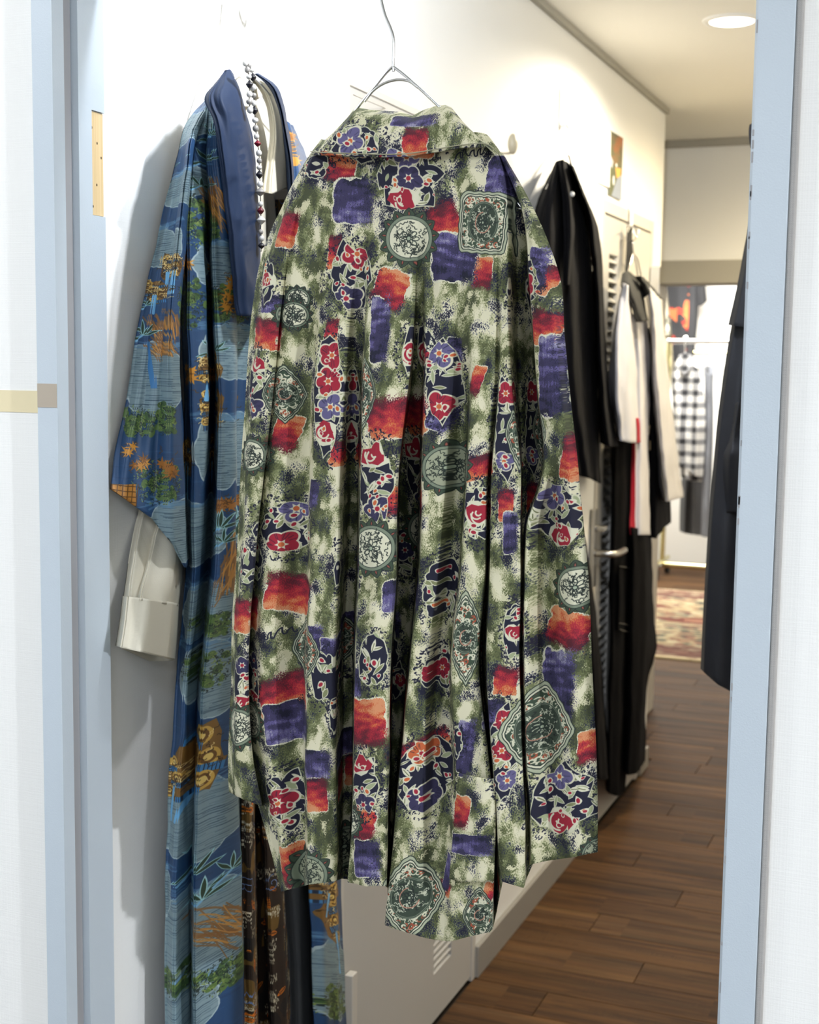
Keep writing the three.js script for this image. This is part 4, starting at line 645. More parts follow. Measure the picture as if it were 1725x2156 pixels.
{
  const t = thing('cream_shirt', 'cream cotton shirt worn under the blue robe, one cuff showing', 'shirt'), pl = robePlane, o = { nv: 60, wrinkle: 0.001, fx: 22, fy: 8, thick: 0.003 };
  part('front', sheet([
    cd([[505, 185], [516, 235], [526, 310], [537, 400], [545, 520], [545, 700]], [0.1, 0.1, 0.098, 0.098, 0.098, 0.09]),
    cd([[516, 172], [527, 235], [537, 310], [547, 400], [552, 520], [552, 700]], [0.09, 0.096, 0.1, 0.1, 0.098, 0.09]),
    cd([[526, 168], [545, 235], [556, 310], [562, 400], [566, 520], [566, 700]], [0.05, 0.055, 0.06, 0.062, 0.06, 0.06]),
    cd([[536, 164], [560, 225], [572, 300], [578, 400], [585, 520], [585, 700]], [0.05, 0.05, 0.055, 0.06, 0.06, 0.06]),
  ], pl, o), M.cream, t);
  part('lapel', sheet([
    cd([[533, 160], [556, 200], [567, 235], [572, 280], [566, 330], [556, 404]], [0.06, 0.075, 0.085, 0.09, 0.09, 0.085]),
    cd([[535, 160], [562, 192], [576, 230], [582, 280], [580, 330], [575, 408]], [0.07, 0.085, 0.095, 0.1, 0.1, 0.098]),
    cd([[539, 160], [571, 187], [589, 225], [600, 280], [605, 330], [606, 396]], [0.07, 0.09, 0.1, 0.105, 0.105, 0.1]),
  ], pl, { ...o, seed: 2 }), M.cream, t);
  part('collar', sheet([cd([[490, 160], [500, 185], [512, 225]], [0.09, 0.1, 0.105]), cd([[500, 153], [513, 180], [524, 225]], [0.085, 0.1, 0.108]), cd([[512, 150], [525, 175], [534, 215]], [0.06, 0.07, 0.08]), cd([[528, 152], [540, 172], [548, 205]], [0.06, 0.06, 0.06])], pl, { ...o, nv: 20 }), M.cream, t);
  part('sleeve', sheet([
    cd([[310, 1010], [293, 1085], [280, 1150], [270, 1210], [264, 1262]], [0.004, 0.006, 0.012, 0.016, 0.02]),
    cd([[318, 1010], [303, 1085], [290, 1150], [280, 1210], [275, 1263]], [0.008, 0.014, 0.026, 0.036, 0.042]),
    cd([[345, 1010], [328, 1110], [312, 1180], [302, 1220], [292, 1264]], [0.012, 0.024, 0.034, 0.04, 0.046]),
    cd([[350, 1010], [334, 1110], [318, 1180], [307, 1220], [296, 1264]], [0.016, 0.03, 0.046, 0.056, 0.062]),
    cd([[385, 1010], [375, 1110], [368, 1180], [362, 1220], [350, 1272]], [0.02, 0.04, 0.06, 0.066, 0.07]),
    cd([[395, 1010], [388, 1110], [386, 1180], [384, 1220], [376, 1276]], [0.015, 0.03, 0.04, 0.045, 0.05]),
  ], pl, { ...o, seed: 6 }), M.cream, t);
  const cuff = part('cuff', sheet([
    cd([[263, 1255], [256, 1310], [247, 1360]], 0.02), cd([[272, 1256], [266, 1312], [258, 1364]], 0.05), cd([[320, 1262], [312, 1320], [302, 1374]], 0.07), cd([[362, 1268], [356, 1330], [350, 1386]], 0.07), cd([[377, 1272], [373, 1332], [368, 1390]], 0.045),
  ], pl, { ...o, nv: 26, wrinkle: 0.0005 }), M.cream, t);
  part('cuff_back', sheet([cd([[265, 1300], [260, 1366]], 0.02), cd([[320, 1300], [318, 1392]], 0.015), cd([[370, 1300], [366, 1391]], 0.03)], pl, { ...o, nv: 10, wrinkle: 0.0003 }), M.cream, cuff);
}
{
  const t = thing('batik_dress', 'dark brown batik dress with orange leaves hanging inside the blue robe', 'dress'), pl = robePlane, o = { nv: 70, wrinkle: 0.0012, thick: 0.003 };
  part('skirt', sheet([
    cd([[505, 1450], [512, 1640], [512, 1800], [514, 2000], [518, 2380]], 0.085), cd([[518, 1450], [524, 1640], [528, 1800], [532, 2000], [538, 2380]], 0.098), cd([[528, 1450], [532, 1640], [535, 1800], [537, 2000], [544, 2380]], 0.095), cd([[535, 1450], [538, 1640], [541, 1800], [543, 2000], [552, 2380]], 0.05),
    cd([[545, 1450], [546, 1640], [552, 1800], [562, 2000], [570, 2380]], 0.052), cd([[560, 1450], [553, 1640], [562, 1800], [572, 2000], [580, 2380]], 0.085), cd([[580, 1450], [565, 1640], [585, 1800], [598, 2000], [605, 2380]], 0.09), cd([[590, 1450], [575, 1640], [600, 1860], [610, 2000], [622, 2380]], 0.05), cd([[640, 1450], [630, 1640], [650, 1860], [650, 2000], [652, 2380]], 0.045),
  ], pl, o), M.batik, t);
  part('bodice', sheet([cd([[500, 420], [505, 900], [508, 1470]], 0.04), cd([[560, 420], [570, 900], [560, 1470]], 0.045), cd([[620, 420], [640, 900], [640, 1470]], 0.04)], pl, { ...o, nv: 20 }), M.batik, t);
}
{ // bead necklace over the hanger
  const t = thing('bead_necklace', 'long strand of dark red, grey and white beads looped over the robe hanger', 'necklace');
  const strands = [[[515, 128], [519, 142], [523, 152], [525, 172], [526, 190], [525, 212], [527, 234]], [[516, 128], [526, 140], [531, 150], [533, 175], [534, 200], [536, 230], [538, 260], [540, 285], [543, 305], [546, 330], [546, 356], [547, 375], [548, 386], [548, 402], [549, 425], [549, 445], [550, 464], [549, 486], [551, 505], [550, 530]]];
  const cols = [0x7a1a2c, 0xc9c8c4, 0x26262c, 0xd9d8d4, 0x8f8c88, 0x5c1420].map((c) => phys({ color: c, roughness: 0.25, clearcoat: 0.4 })), r = rng(14);
  const small = new THREE.SphereGeometry(1, 14, 10), bicone = new THREE.LatheGeometry([[0, -1], [0.3, -0.8], [0.9, -0.1], [0.9, 0.1], [0.3, 0.8], [0, 1]].map((p) => new THREE.Vector2(...p)), 14);
  for (const s of strands) {
    const curve = new THREE.CatmullRomCurve3(s.map(([x, y]) => robePlane.at(x, y, 0.135))); part('cord', new THREE.TubeGeometry(curve, 60, 0.0006, 5), M.dark, t);
    const L = curve.getLength(); let d = 0.003, i = 1;
    while (d < L) {
      const big = d > 0.14 && r() < 0.3, q = big ? R2(r, 0.0062, 0.0075) : i % 4 === 0 ? 0.0052 : R2(r, 0.0033, 0.0042), p = curve.getPointAt(Math.min(1, d / L));
      const m = part('bead', i % 4 === 0 || big ? bicone : small, cols[i % 4 === 0 ? [0, 2, 5][Math.floor(r() * 3)] : i % 2 ? 1 + 2 * Math.floor(r() * 2) : 4], t); m.position.copy(p); m.scale.set(q, q * (i % 3 ? 1.1 : 0.85), q);
      d += q * 2 + 0.0018; i++;
    }
  }
}
{ // wires above the robe
  const at = (x, y, d) => robePlane.at(x, y, d);
  const h = thing('robe_hanger', 'thin pale wire hanger inside the neck of the blue robe', 'hanger');
  const wm = std({ color: 0xdededc, roughness: 0.35, metalness: 0.6 });
  part('hook', tube([at(516, 150, 0.1), at(515, 120, 0.1), at(516, 95, 0.1), at(523, 60, 0.1), at(531, 30, 0.1), at(530, 12, 0.095), at(522, -8, 0.08), at(508, -20, 0.06), at(496, -10, 0.04)], 0.0014, 60), wm, h);
  part('arm', merge([tube([at(516, 148, 0.1), at(470, 190, 0.09), at(425, 250, 0.06)], 0.0014), tube([at(516, 148, 0.1), at(560, 190, 0.09), at(625, 290, 0.07)], 0.0014)]), wm, h);
  const s = thing('shirt_hanger', 'thin pale triangular wire hanger against the wall behind the robe', 'hanger');
  part('frame', merge([tube([at(498, -20, 0.03), at(494, 20, 0.03), at(470, 90, 0.03), at(435, 200, 0.03), at(425, 240, 0.03)], 0.0012), tube([at(500, -20, 0.03), at(502, 60, 0.04), at(504, 160, 0.05), at(520, 230, 0.05)], 0.0012)]), wm, s);
  const k = thing('wall_hook', 'white plastic hook on the wall above the robe', 'hook', 'white adhesive wall hooks'), c = at(490, -60, 0.002);
  part('plate', new RoundedBoxGeometry(0.006, 0.06, 0.024, 2, 0.002).translate(c.x + 0.003, c.y, c.z), M.whitePlastic, k); part('peg', tube([V(c.x, c.y - 0.012, c.z), V(c.x + 0.02, c.y - 0.018, c.z), V(c.x + 0.05, c.y - 0.03, c.z), V(c.x + 0.08, c.y - 0.03, c.z), V(c.x + 0.09, c.y - 0.015, c.z)], 0.004, 24), M.whitePlastic, k);
}
{ // hook rail partly hidden by the shirt, with a knob, and a thin rod
  const t = thing('wall_rod', 'thin dark wire rod jutting from the wall with a pale round knob', 'hook');
  const a = onX(1040, 322, -0.98), b = onX(1078, 320, -0.96), c = onX(1080, 303, -0.955);
  part('rod', tube([V(-1.0, a.y, a.z), V(-0.98, a.y, a.z), b, V(b.x, (b.y + c.y) / 2, b.z)], 0.0022, 24), M.steel, t); const g = new THREE.SphereGeometry(0.018, 20, 14); g.scale(0.6, 1.25, 0.8); g.translate(c.x, c.y, c.z); part('knob', g, std({ color: 0xb8b09a, roughness: 0.4 }), t, 'pale round knob');
  const u = thing('wall_peg', 'thin dark wire peg on the wall behind the hanger', 'hook'); const p = onX(745, 200, -0.93), q = onX(812, 228, -1.0);
  part('wire', tube([p, p.clone().lerp(q, 0.5), q], 0.0009, 16), M.steel, u);
}

// ---------------------------------------------------------------- clothes further along the left wall
{
  const t = thing('black_jacket', 'black tailored jacket hanging high on the corridor wall', 'jacket'), pl = robePlane, o = { nv: 70, wrinkle: 0.002, fx: 12, fy: 4, thick: 0.004 };
  part('body', sheet([
    cd([[1172, 342], [1152, 385], [1130, 440], [1124, 480], [1130, 600], [1150, 800], [1180, 1000]], 0.03), cd([[1175, 340], [1162, 385], [1146, 440], [1142, 480], [1146, 600], [1164, 800], [1196, 1000]], 0.075), cd([[1178, 338], [1172, 385], [1165, 440], [1162, 480], [1165, 600], [1180, 800], [1212, 1000]], 0.09),
    cd([[1182, 338], [1186, 390], [1188, 440], [1188, 480], [1186, 600], [1195, 800], [1226, 1003]], 0.08), cd([[1186, 338], [1193, 390], [1198, 440], [1200, 480], [1205, 600], [1214, 800], [1240, 1006]], 0.095), cd([[1192, 340], [1204, 390], [1212, 440], [1216, 480], [1222, 600], [1232, 800], [1250, 1010]], 0.085), cd([[1200, 345], [1215, 390], [1226, 440], [1232, 480], [1240, 600], [1248, 800], [1258, 1014]], 0.09), cd([[1206, 348], [1222, 395], [1235, 450], [1242, 490], [1250, 600], [1258, 800], [1266, 1018]], 0.04),
  ], pl, o), M.blackCloth, t);
  part('sleeve', sheet([cd([[1204, 348], [1222, 400], [1236, 450], [1246, 520], [1252, 600], [1258, 750], [1262, 850], [1266, 932]], 0.06), cd([[1205, 348], [1226, 402], [1244, 455], [1254, 520], [1260, 600], [1266, 750], [1273, 855], [1282, 940]], 0.125), cd([[1207, 350], [1230, 408], [1254, 470], [1263, 520], [1268, 600], [1275, 750], [1286, 860], [1299, 940]], 0.1), cd([[1208, 350], [1232, 410], [1258, 475], [1266, 520], [1271, 600], [1278, 750], [1290, 860], [1303, 938]], 0.04)], pl, o), M.blackCloth, t);
  part('lapel', sheet([cd([[1180, 338], [1186, 400], [1188, 470], [1190, 600]], 0.1), cd([[1186, 336], [1197, 400], [1202, 470], [1195, 600]], 0.115), cd([[1192, 340], [1206, 400], [1210, 470], [1200, 600]], 0.1)], pl, { ...o, nv: 40 }), M.blackCloth, t);
  const b = onX(1205, 409, -0.885); part('button', new THREE.SphereGeometry(0.006, 12, 8).translate(b.x, b.y, b.z), M.whitePlastic, t, 'tiny white pin');
  const h = thing('jacket_hanger', 'chrome hanger with beaded hook holding the black jacket', 'hanger'), at = (x, y, d = 0.03) => pl.at(x, y, d);
  part('hook', tube([at(1187, 338, 0.07), at(1187, 318, 0.05), at(1192, 290), at(1195, 268), at(1190, 252), at(1182, 252), at(1180, 264)], 0.0024, 50), M.chrome, h);
  part('arm', merge([tube([at(1187, 335, 0.07), at(1180, 345, 0.07), at(1150, 400, 0.06)], 0.0028), tube([at(1187, 322, 0.055), at(1196, 325, 0.07), at(1204, 350, 0.07), at(1235, 420, 0.06)], 0.0028)]), M.chrome, h);
  const k = thing('wall_hook', 'white plastic hook on the wall above the black jacket', 'hook', 'white adhesive wall hooks'), c = pl.at(1181, 228, 0.002);
  part('plate', new RoundedBoxGeometry(0.008, 0.1, 0.03, 2, 0.003).translate(c.x + 0.004, c.y, c.z), M.whitePlastic, k); part('peg', tube([V(c.x + 0.004, c.y - 0.036, c.z), V(c.x + 0.016, c.y - 0.046, c.z), V(c.x + 0.028, c.y - 0.046, c.z), V(c.x + 0.033, c.y - 0.032, c.z)], 0.004, 24), M.whitePlastic, k);
}
{ // white jacket with dark yoke on the louvred door
  const t = thing('track_jacket', 'white jacket with charcoal yoke and red piping hung on the louvred door', 'jacket'), pl = robePlane, o = { nv: 50, wrinkle: 0.003, fx: 9, fy: 4, thick: 0.004 };
  part('sleeve', sheet([cd([[1312, 594], [1300, 640], [1290, 720], [1285, 800], [1288, 850], [1302, 926]], 0.06), cd([[1316, 597], [1308, 660], [1302, 740], [1300, 810], [1303, 860], [1312, 928]], 0.13), cd([[1321, 600], [1322, 660], [1324, 740], [1326, 810], [1328, 860], [1330, 932]], 0.14), cd([[1324, 600], [1332, 670], [1339, 760], [1342, 820], [1343, 860], [1344, 932]], 0.09)], pl, o), M.whiteCloth, t);
  part('body', sheet([cd([[1330, 660], [1337, 760], [1337, 930], [1337, 1126]], 0.075), cd([[1345, 665], [1350, 760], [1352, 930], [1352, 1126]], 0.09), cd([[1364, 672], [1368, 760], [1366, 930], [1370, 1126]], 0.075)], pl, o), M.whiteCloth, t);
  part('piping', sheet([cd([[1342, 880], [1343, 934]], 0.1), cd([[1345, 880], [1350, 930]], 0.085)], pl, { ...o, nv: 8 }), M.red, t, 'red piping'); part('piping', sheet([cd([[1333, 930], [1331, 1030], [1329, 1126]], 0.07), cd([[1338, 930], [1338, 1030], [1340, 1126]], 0.078)], pl, { ...o, nv: 12 }), M.red, t, 'red piping');
  part('yoke', sheet([cd([[1316, 574], [1309, 592], [1314, 610], [1330, 640], [1342, 678]], [0.06, 0.08, 0.12, 0.125, 0.12]), cd([[1322, 570], [1324, 595], [1332, 620], [1343, 650], [1352, 678]], [0.06, 0.13, 0.135, 0.13, 0.125]), cd([[1332, 577], [1338, 600], [1345, 630], [1352, 655], [1358, 676]], [0.06, 0.1, 0.12, 0.12, 0.12]), cd([[1342, 583], [1350, 605], [1356, 630], [1361, 655], [1365, 674]], [0.06, 0.08, 0.09, 0.09, 0.09])], pl, { ...o, nv: 24 }), M.charcoal, t, 'charcoal yoke');
  part('collar', sheet([cd([[1341, 582], [1350, 600], [1352, 632]], 0.09), cd([[1350, 581], [1362, 602], [1370, 616]], 0.12), cd([[1356, 583], [1376, 606], [1397, 631]], 0.09)], pl, { ...o, nv: 16 }), M.charcoal, t, 'black collar');
  part('sleeve', sheet([cd([[1360, 602], [1366, 660], [1370, 720], [1373, 820], [1384, 950], [1394, 1052]], 0.06), cd([[1368, 604], [1375, 660], [1380, 720], [1386, 820], [1398, 950], [1408, 1056]], 0.12), cd([[1384, 622], [1390, 670], [1396, 730], [1404, 830], [1416, 950], [1428, 1050]], 0.12), cd([[1393, 632], [1399, 690], [1404, 740], [1412, 830], [1426, 950], [1440, 1046]], 0.06)], pl, o), M.whiteCloth, t);
  const at = (x, y, d = 0.035) => pl.at(x, y, d), h = thing('clip_hanger', 'chrome clip hanger with dark strap hooked over the louvred door', 'hanger');
  part('hook', tube([at(1334, 540), at(1333, 510), at(1340, 500), at(1340, 485), at(1333, 478), at(1324, 480), at(1322, 490)], 0.003, 40), M.chrome, h);
  part('arm', merge([tube([at(1332, 536), at(1326, 560), at(1322, 578)], 0.0028), tube([at(1334, 534), at(1342, 545), at(1350, 580)], 0.0028), tube([at(1330, 536), at(1338, 550), at(1343, 580)], 0.0028)]), M.chrome, h);
  part('strap', sheet([cd([[1324, 478], [1321, 540], [1319, 572]], 0.024), cd([[1332, 477], [1331, 540], [1326, 572]], 0.028)], pl, { ...o, nv: 10, wrinkle: 0 }), M.charcoal, h, 'dark strap');
  const k = onX(1328, 462, -0.991); single('door_hook', merge([new RoundedBoxGeometry(0.006, 0.09, 0.024, 2, 0.002).translate(k.x + 0.003, k.y, k.z), tube([V(k.x + 0.003, k.y - 0.03, k.z), V(k.x + 0.014, k.y - 0.045, k.z), V(k.x + 0.024, k.y - 0.043, k.z), V(k.x + 0.028, k.y - 0.03, k.z)], 0.0035, 20)]), M.whitePlastic, 'white over-the-door hook on the louvred door', 'hook');
}
{
  const pl = robePlane, o = { nv: 40, wrinkle: 0.003, fx: 9, fy: 4, thick: 0.004 };
  const t = thing('black_undershirt', 'black shirt with small gold print hanging inside the white jacket', 'shirt');
  part('body', sheet([cd([[1360, 690], [1363, 800], [1365, 950], [1369, 1132]], 0.05), cd([[1368, 690], [1372, 800], [1378, 950], [1384, 1134]], 0.07), cd([[1374, 690], [1382, 800], [1392, 950], [1398, 1112]], 0.055), cd([[1380, 690], [1394, 800], [1408, 950], [1413, 1100]], 0.03)], pl, o), M.blackCloth, t);
  for (const [x, y, a] of [[1366, 845, 0.3], [1367, 905, -0.4], [1369, 938, 0.2]]) { const p = pl.at(x, y, 0.064), g = new RoundedBoxGeometry(0.002, 0.03, 0.012, 1, 0.0008); g.rotateX(a); g.translate(p.x, p.y, p.z); part('gold_print', g, std({ color: 0xc9b48a, roughness: 0.6 }), t, 'small pale gold print'); }
  const j = thing('black_jeans', 'long black jeans with pale stitching hanging below the white jacket', 'jeans');
  part('leg', sheet([cd([[1292, 915], [1288, 1200], [1284, 1450], [1277, 1660]], 0.02), cd([[1298, 915], [1294, 1200], [1288, 1450], [1283, 1670]], 0.05), cd([[1316, 915], [1314, 1200], [1306, 1450], [1300, 1676]], 0.06), cd([[1332, 915], [1331, 1200], [1325, 1450], [1317, 1668]], 0.03)], pl, o), M.jeans, j);
  part('leg', sheet([cd([[1322, 1110], [1320, 1300], [1318, 1500], [1316, 1620]], 0.02), cd([[1334, 1110], [1334, 1300], [1330, 1500], [1324, 1632]], 0.08), cd([[1356, 1115], [1360, 1300], [1356, 1400], [1350, 1500], [1342, 1628]], 0.085), cd([[1371, 1120], [1379, 1300], [1384, 1368], [1366, 1420], [1361, 1500], [1358, 1602]], 0.02)], pl, o), M.jeans, j);
  const pk = part('pocket', sheet([cd([[1305, 1190], [1304, 1300], [1303, 1325]], 0.064), cd([[1329, 1196], [1328, 1305], [1327, 1332]], 0.046)], pl, { ...o, nv: 12 }), M.jeans, j);
  for (const [u, v, w] of [[1312, 1314, 1318], [1325, 1329, 1331], [1192, 1194, 1197]]) part('stitching', tube([pl.at(1305, u, 0.067), pl.at(1316, v, 0.06), pl.at(1326, w, 0.052)], 0.0012, 12, 5), M.stitch, pk, 'pale stitching');
  const k = thing('black_trousers', 'plain black trousers hanging beside the door lever behind the jeans', 'trousers');
  part('leg', sheet([cd([[1215, 1120], [1235, 1300], [1246, 1450], [1254, 1638]], 0.02), cd([[1222, 1120], [1242, 1300], [1254, 1450], [1262, 1642]], 0.06), cd([[1230, 1130], [1250, 1300], [1264, 1450], [1276, 1642]], 0.06), cd([[1234, 1140], [1256, 1300], [1271, 1450], [1285, 1636]], 0.02)], pl, o), M.blackCloth, k);
  part('waist', sheet([cd([[1130, 1010], [1170, 1100], [1190, 1200], [1200, 1300]], 0.02), cd([[1170, 1010], [1200, 1100], [1225, 1200], [1240, 1300]], 0.05), cd([[1200, 1010], [1226, 1100], [1240, 1170], [1256, 1310]], 0.02)], pl, { ...o, nv: 20 }), M.blackCloth, k);
}
{ // papers on the wall
  const c = canvas(256, 512), x = c.getContext('2d'); x.fillStyle = '#f4f4f2'; x.fillRect(0, 0, 256, 512); x.strokeStyle = '#555'; x.lineWidth = 7; x.beginPath(); x.ellipse(128, 140, 62, 96, 0, 0.5, 5.8); x.stroke(); x.fillStyle = '#666'; x.beginPath(); x.arc(128, 150, 9, 0, 7); x.arc(128, 196, 7, 0, 7); x.fill(); x.beginPath(); x.arc(128, 235, 22, 0.4, 3); x.stroke(); x.fillStyle = '#bbb'; x.fillRect(70, 300, 116, 5); x.fillRect(80, 330, 96, 5); x.fillStyle = '#888'; x.fillRect(60, 430, 130, 6);
  const sheetAt = (name, c2, x0, x1, yt, yb, label, cat) => { const a = onX(x0, yt, -0.998), b = onX(x1, yb, -0.998), w = Math.abs(a.z - b.z), hgt = a.y - b.y; const g = new THREE.PlaneGeometry(w, hgt, 10, 2), p = g.attributes.position; const bx = new THREE.BoxGeometry(w, hgt, 0.0012, 10, 1, 1); const q = bx.attributes.position; for (let i = 0; i < q.count; i++) q.setZ(i, q.getZ(i) + 0.0016 + 0.0012 * Math.sin(q.getX(i) * 22)); bx.computeVertexNormals(); bx.rotateY(Math.PI / 2); bx.translate(-0.9975, (a.y + b.y) / 2, (a.z + b.z) / 2); return single(name, bx, std({ map: tex(c2), roughness: 0.55 }), label, cat); };
  const a0 = onX(1262, 258, -1).y - 0.0;
  sheetAt('line_drawing', c, 1261, 1281, 262, 395, 'white paper with a thin line drawing taped above the louvred door', 'paper');
  const c2 = canvas(256, 512), y = c2.getContext('2d'), r = rng(44); y.fillStyle = '#5b5f42'; y.fillRect(0, 0, 256, 512);
  for (let i = 0; i < 60; i++) { y.globalAlpha = 0.4; y.fillStyle = ['#a35a2e', '#6c6a45', '#84502c', '#4a4d38'][Math.floor(r() * 4)]; y.beginPath(); y.ellipse(R2(r, 80, 256), R2(r, 0, 220), R2(r, 20, 60), R2(r, 20, 50), 0, 0, 7); y.fill(); } y.globalAlpha = 1;
  y.fillStyle = '#b9bcc0'; y.beginPath(); y.moveTo(0, 180); y.lineTo(80, 230); y.lineTo(60, 290); y.lineTo(0, 270); y.fill(); y.fillStyle = '#e8a94e'; y.beginPath(); y.moveTo(120, 270); y.lineTo(230, 255); y.lineTo(220, 320); y.lineTo(150, 350); y.fill(); y.fillStyle = '#eceae4'; y.beginPath(); y.arc(140, 248, 16, 0, 7); y.fill(); y.fillStyle = '#8f98a6'; y.beginPath(); y.moveTo(160, 350); y.lineTo(256, 300); y.lineTo(256, 512); y.lineTo(60, 512); y.fill(); y.fillStyle = '#d9dadb'; y.beginPath(); y.ellipse(95, 380, 18, 40, 0, 0, 7); y.fill();
  sheetAt('photo_flyer', c2, 1284, 1306, 274, 422, 'colourful photo flyer in brown, orange and grey on the wall', 'flyer');
}
// ---------------------------------------------------------------- the navy coat by the right jamb
{
  const pl = onFront(-2.5), t = thing('navy_coat', 'long black-navy coat hanging beside the right door jamb', 'coat'), o = { nv: 70, wrinkle: 0.003, fx: 9, fy: 3, thick: 0.004 };
  part('body', sheet([
    cd([[1568, 560], [1540, 690], [1515, 850], [1500, 1000], [1492, 1100], [1483, 1250], [1475, 1408]], -0.03), cd([[1575, 560], [1548, 690], [1524, 850], [1508, 1000], [1500, 1100], [1490, 1250], [1482, 1416]], 0.02), cd([[1590, 560], [1572, 690], [1552, 850], [1540, 1000], [1530, 1100], [1520, 1250], [1512, 1442]], 0.03),
    cd([[1610, 560], [1600, 690], [1590, 850], [1580, 1000], [1570, 1100], [1560, 1250], [1550, 1462]], 0.0), cd([[1650, 560], [1650, 690], [1650, 850], [1650, 1000], [1640, 1250], [1630, 1475]], 0.03), cd([[1720, 560], [1720, 800], [1720, 1250], [1710, 1480]], 0), cd([[1790, 560], [1800, 800], [1810, 1250], [1810, 1460]], -0.03),
  ], pl, o), M.navyCoat, t);
  part('sleeve_flap', sheet([cd([[1640, 300], [1592, 400], [1572, 500], [1553, 600], [1534, 684]], 0.0), cd([[1645, 300], [1600, 400], [1582, 500], [1565, 600], [1546, 686]], 0.05), cd([[1660, 300], [1630, 400], [1615, 500], [1600, 600], [1580, 690]], 0.06), cd([[1690, 300], [1680, 400], [1670, 500], [1650, 600], [1630, 700]], 0.03)], pl, { ...o, nv: 40 }), M.navyCoat, t);
  part('pocket_fold', sheet([cd([[1548, 850], [1535, 930], [1523, 960], [1522, 980], [1530, 1080]], [0.03, 0.04, 0.05, 0.05, 0.03]), cd([[1556, 845], [1545, 920], [1540, 955], [1538, 972], [1538, 1080]], [0.055, 0.06, 0.075, 0.07, 0.03]), cd([[1568, 842], [1560, 920], [1568, 945], [1570, 965], [1550, 1080]], [0.04, 0.035, 0.06, 0.06, 0.03]), cd([[1600, 842], [1595, 920], [1595, 940], [1595, 968], [1580, 1080]], [0.03, 0.03, 0.06, 0.06, 0.02])], pl, { ...o, nv: 40 }), M.navyCoat, t);
  part('shoulder', sheet([cd([[1650, 250], [1640, 300], [1640, 340]], -0.02), cd([[1700, 235], [1700, 290], [1700, 600]], 0.02), cd([[1740, 240], [1760, 300], [1790, 600]], -0.02)], pl, { ...o, nv: 20 }), M.navyCoat, t);
  part('collar', sheet([cd([[1592, 256], [1579, 262], [1577, 280], [1580, 310]].map((p) => p).sort((a, b) => a[1] - b[1]), 0.01), cd([[1600, 255], [1598, 280], [1600, 330]], 0.04), cd([[1660, 240], [1660, 280], [1660, 330]], 0.03)], pl, { ...o, nv: 16, wrinkle: 0 }), M.navyCoat, t);
  const h = thing('coat_hanger', 'steel hanger of the navy coat behind the right door jamb', 'hanger'), a = pl.at(1690, 250, -0.02);
  part('hook', tube([V(a.x, a.y - 0.02, a.z), V(a.x, a.y + 0.04, a.z), V(a.x + 0.02, a.y + 0.07, a.z), V(a.x + 0.05, a.y + 0.06, a.z), V(a.x + 0.055, a.y + 0.045, a.z)], 0.003), M.steel, h);
  const k = single('rail_bracket', tube([V(0.2, a.y + 0.05, a.z), V(0.05, a.y + 0.05, a.z), V(a.x + 0.035, a.y + 0.058, a.z), V(a.x + 0.0, a.y + 0.056, a.z), V(a.x - 0.01, a.y + 0.075, a.z)], 0.005, 30), M.steel, 'steel bracket on the right wall carrying the coat', 'bracket');
}

// ---------------------------------------------------------------- the far room
{
  const c = canvas(512, 1024), x = c.getContext('2d'), r = rng(61); x.fillStyle = '#6b463c'; x.fillRect(0, 0, 512, 1024);
  x.fillStyle = '#d8c8a4'; x.fillRect(0, 0, 512, 16); x.fillRect(0, 1008, 512, 16); x.fillStyle = '#a08e6e'; x.fillRect(60, 150, 392, 724);
  const bits = (n, x0, x1, y0, y1, cols) => { for (let i = 0; i < n; i++) { x.save(); x.translate(R2(r, x0, x1), R2(r, y0, y1)); x.rotate(r() * 6); x.fillStyle = cols[Math.floor(r() * cols.length)]; x.globalAlpha = 0.8; blob(x, r, R2(r, 5, 20), R2(r, 4, 12), 8, 0.4); x.fill(); x.restore(); } };
  bits(520, 0, 512, 16, 150, ['#8d7a64', '#57322c', '#7d584a', '#9c8e78']); bits(520, 0, 512, 874, 1008, ['#8d7a64', '#57322c', '#7d584a', '#9c8e78']); bits(1100, 40, 472, 150, 874, ['#b5aa8a', '#a3977a', '#6b4038', '#4a5448', '#7d4d40', '#c2b898', '#333b3a']);
  for (const [a, b] of [[256, 512], [130, 330], [390, 330], [130, 700], [390, 700]]) { x.fillStyle = '#6b3a30'; blob(x, r, 1, 1, 5); x.save(); x.translate(a, b); blob(x, r, 60, 46, 14, 0.3); x.fill(); x.fillStyle = '#966a54'; blob(x, r, 30, 22, 10, 0.3); x.fill(); x.restore(); }
  const g = new RoundedBoxGeometry(2.0, 0.012, 2.05, 2, 0.004), p = g.attributes.position, uv = new Float32Array(p.count * 2); for (let i = 0; i < p.count; i++) { uv[2 * i] = p.getX(i) / 2.0 + 0.5; uv[2 * i + 1] = 0.5 - p.getZ(i) / 2.05; } g.setAttribute('uv', new THREE.BufferAttribute(uv, 2)); g.translate(-1.3, 0.006, -7.65);
  single('patterned_rug', g, std({ map: tex(c), roughness: 1 }), 'faded red and cream patterned rug on the wood floor', 'rug');
}
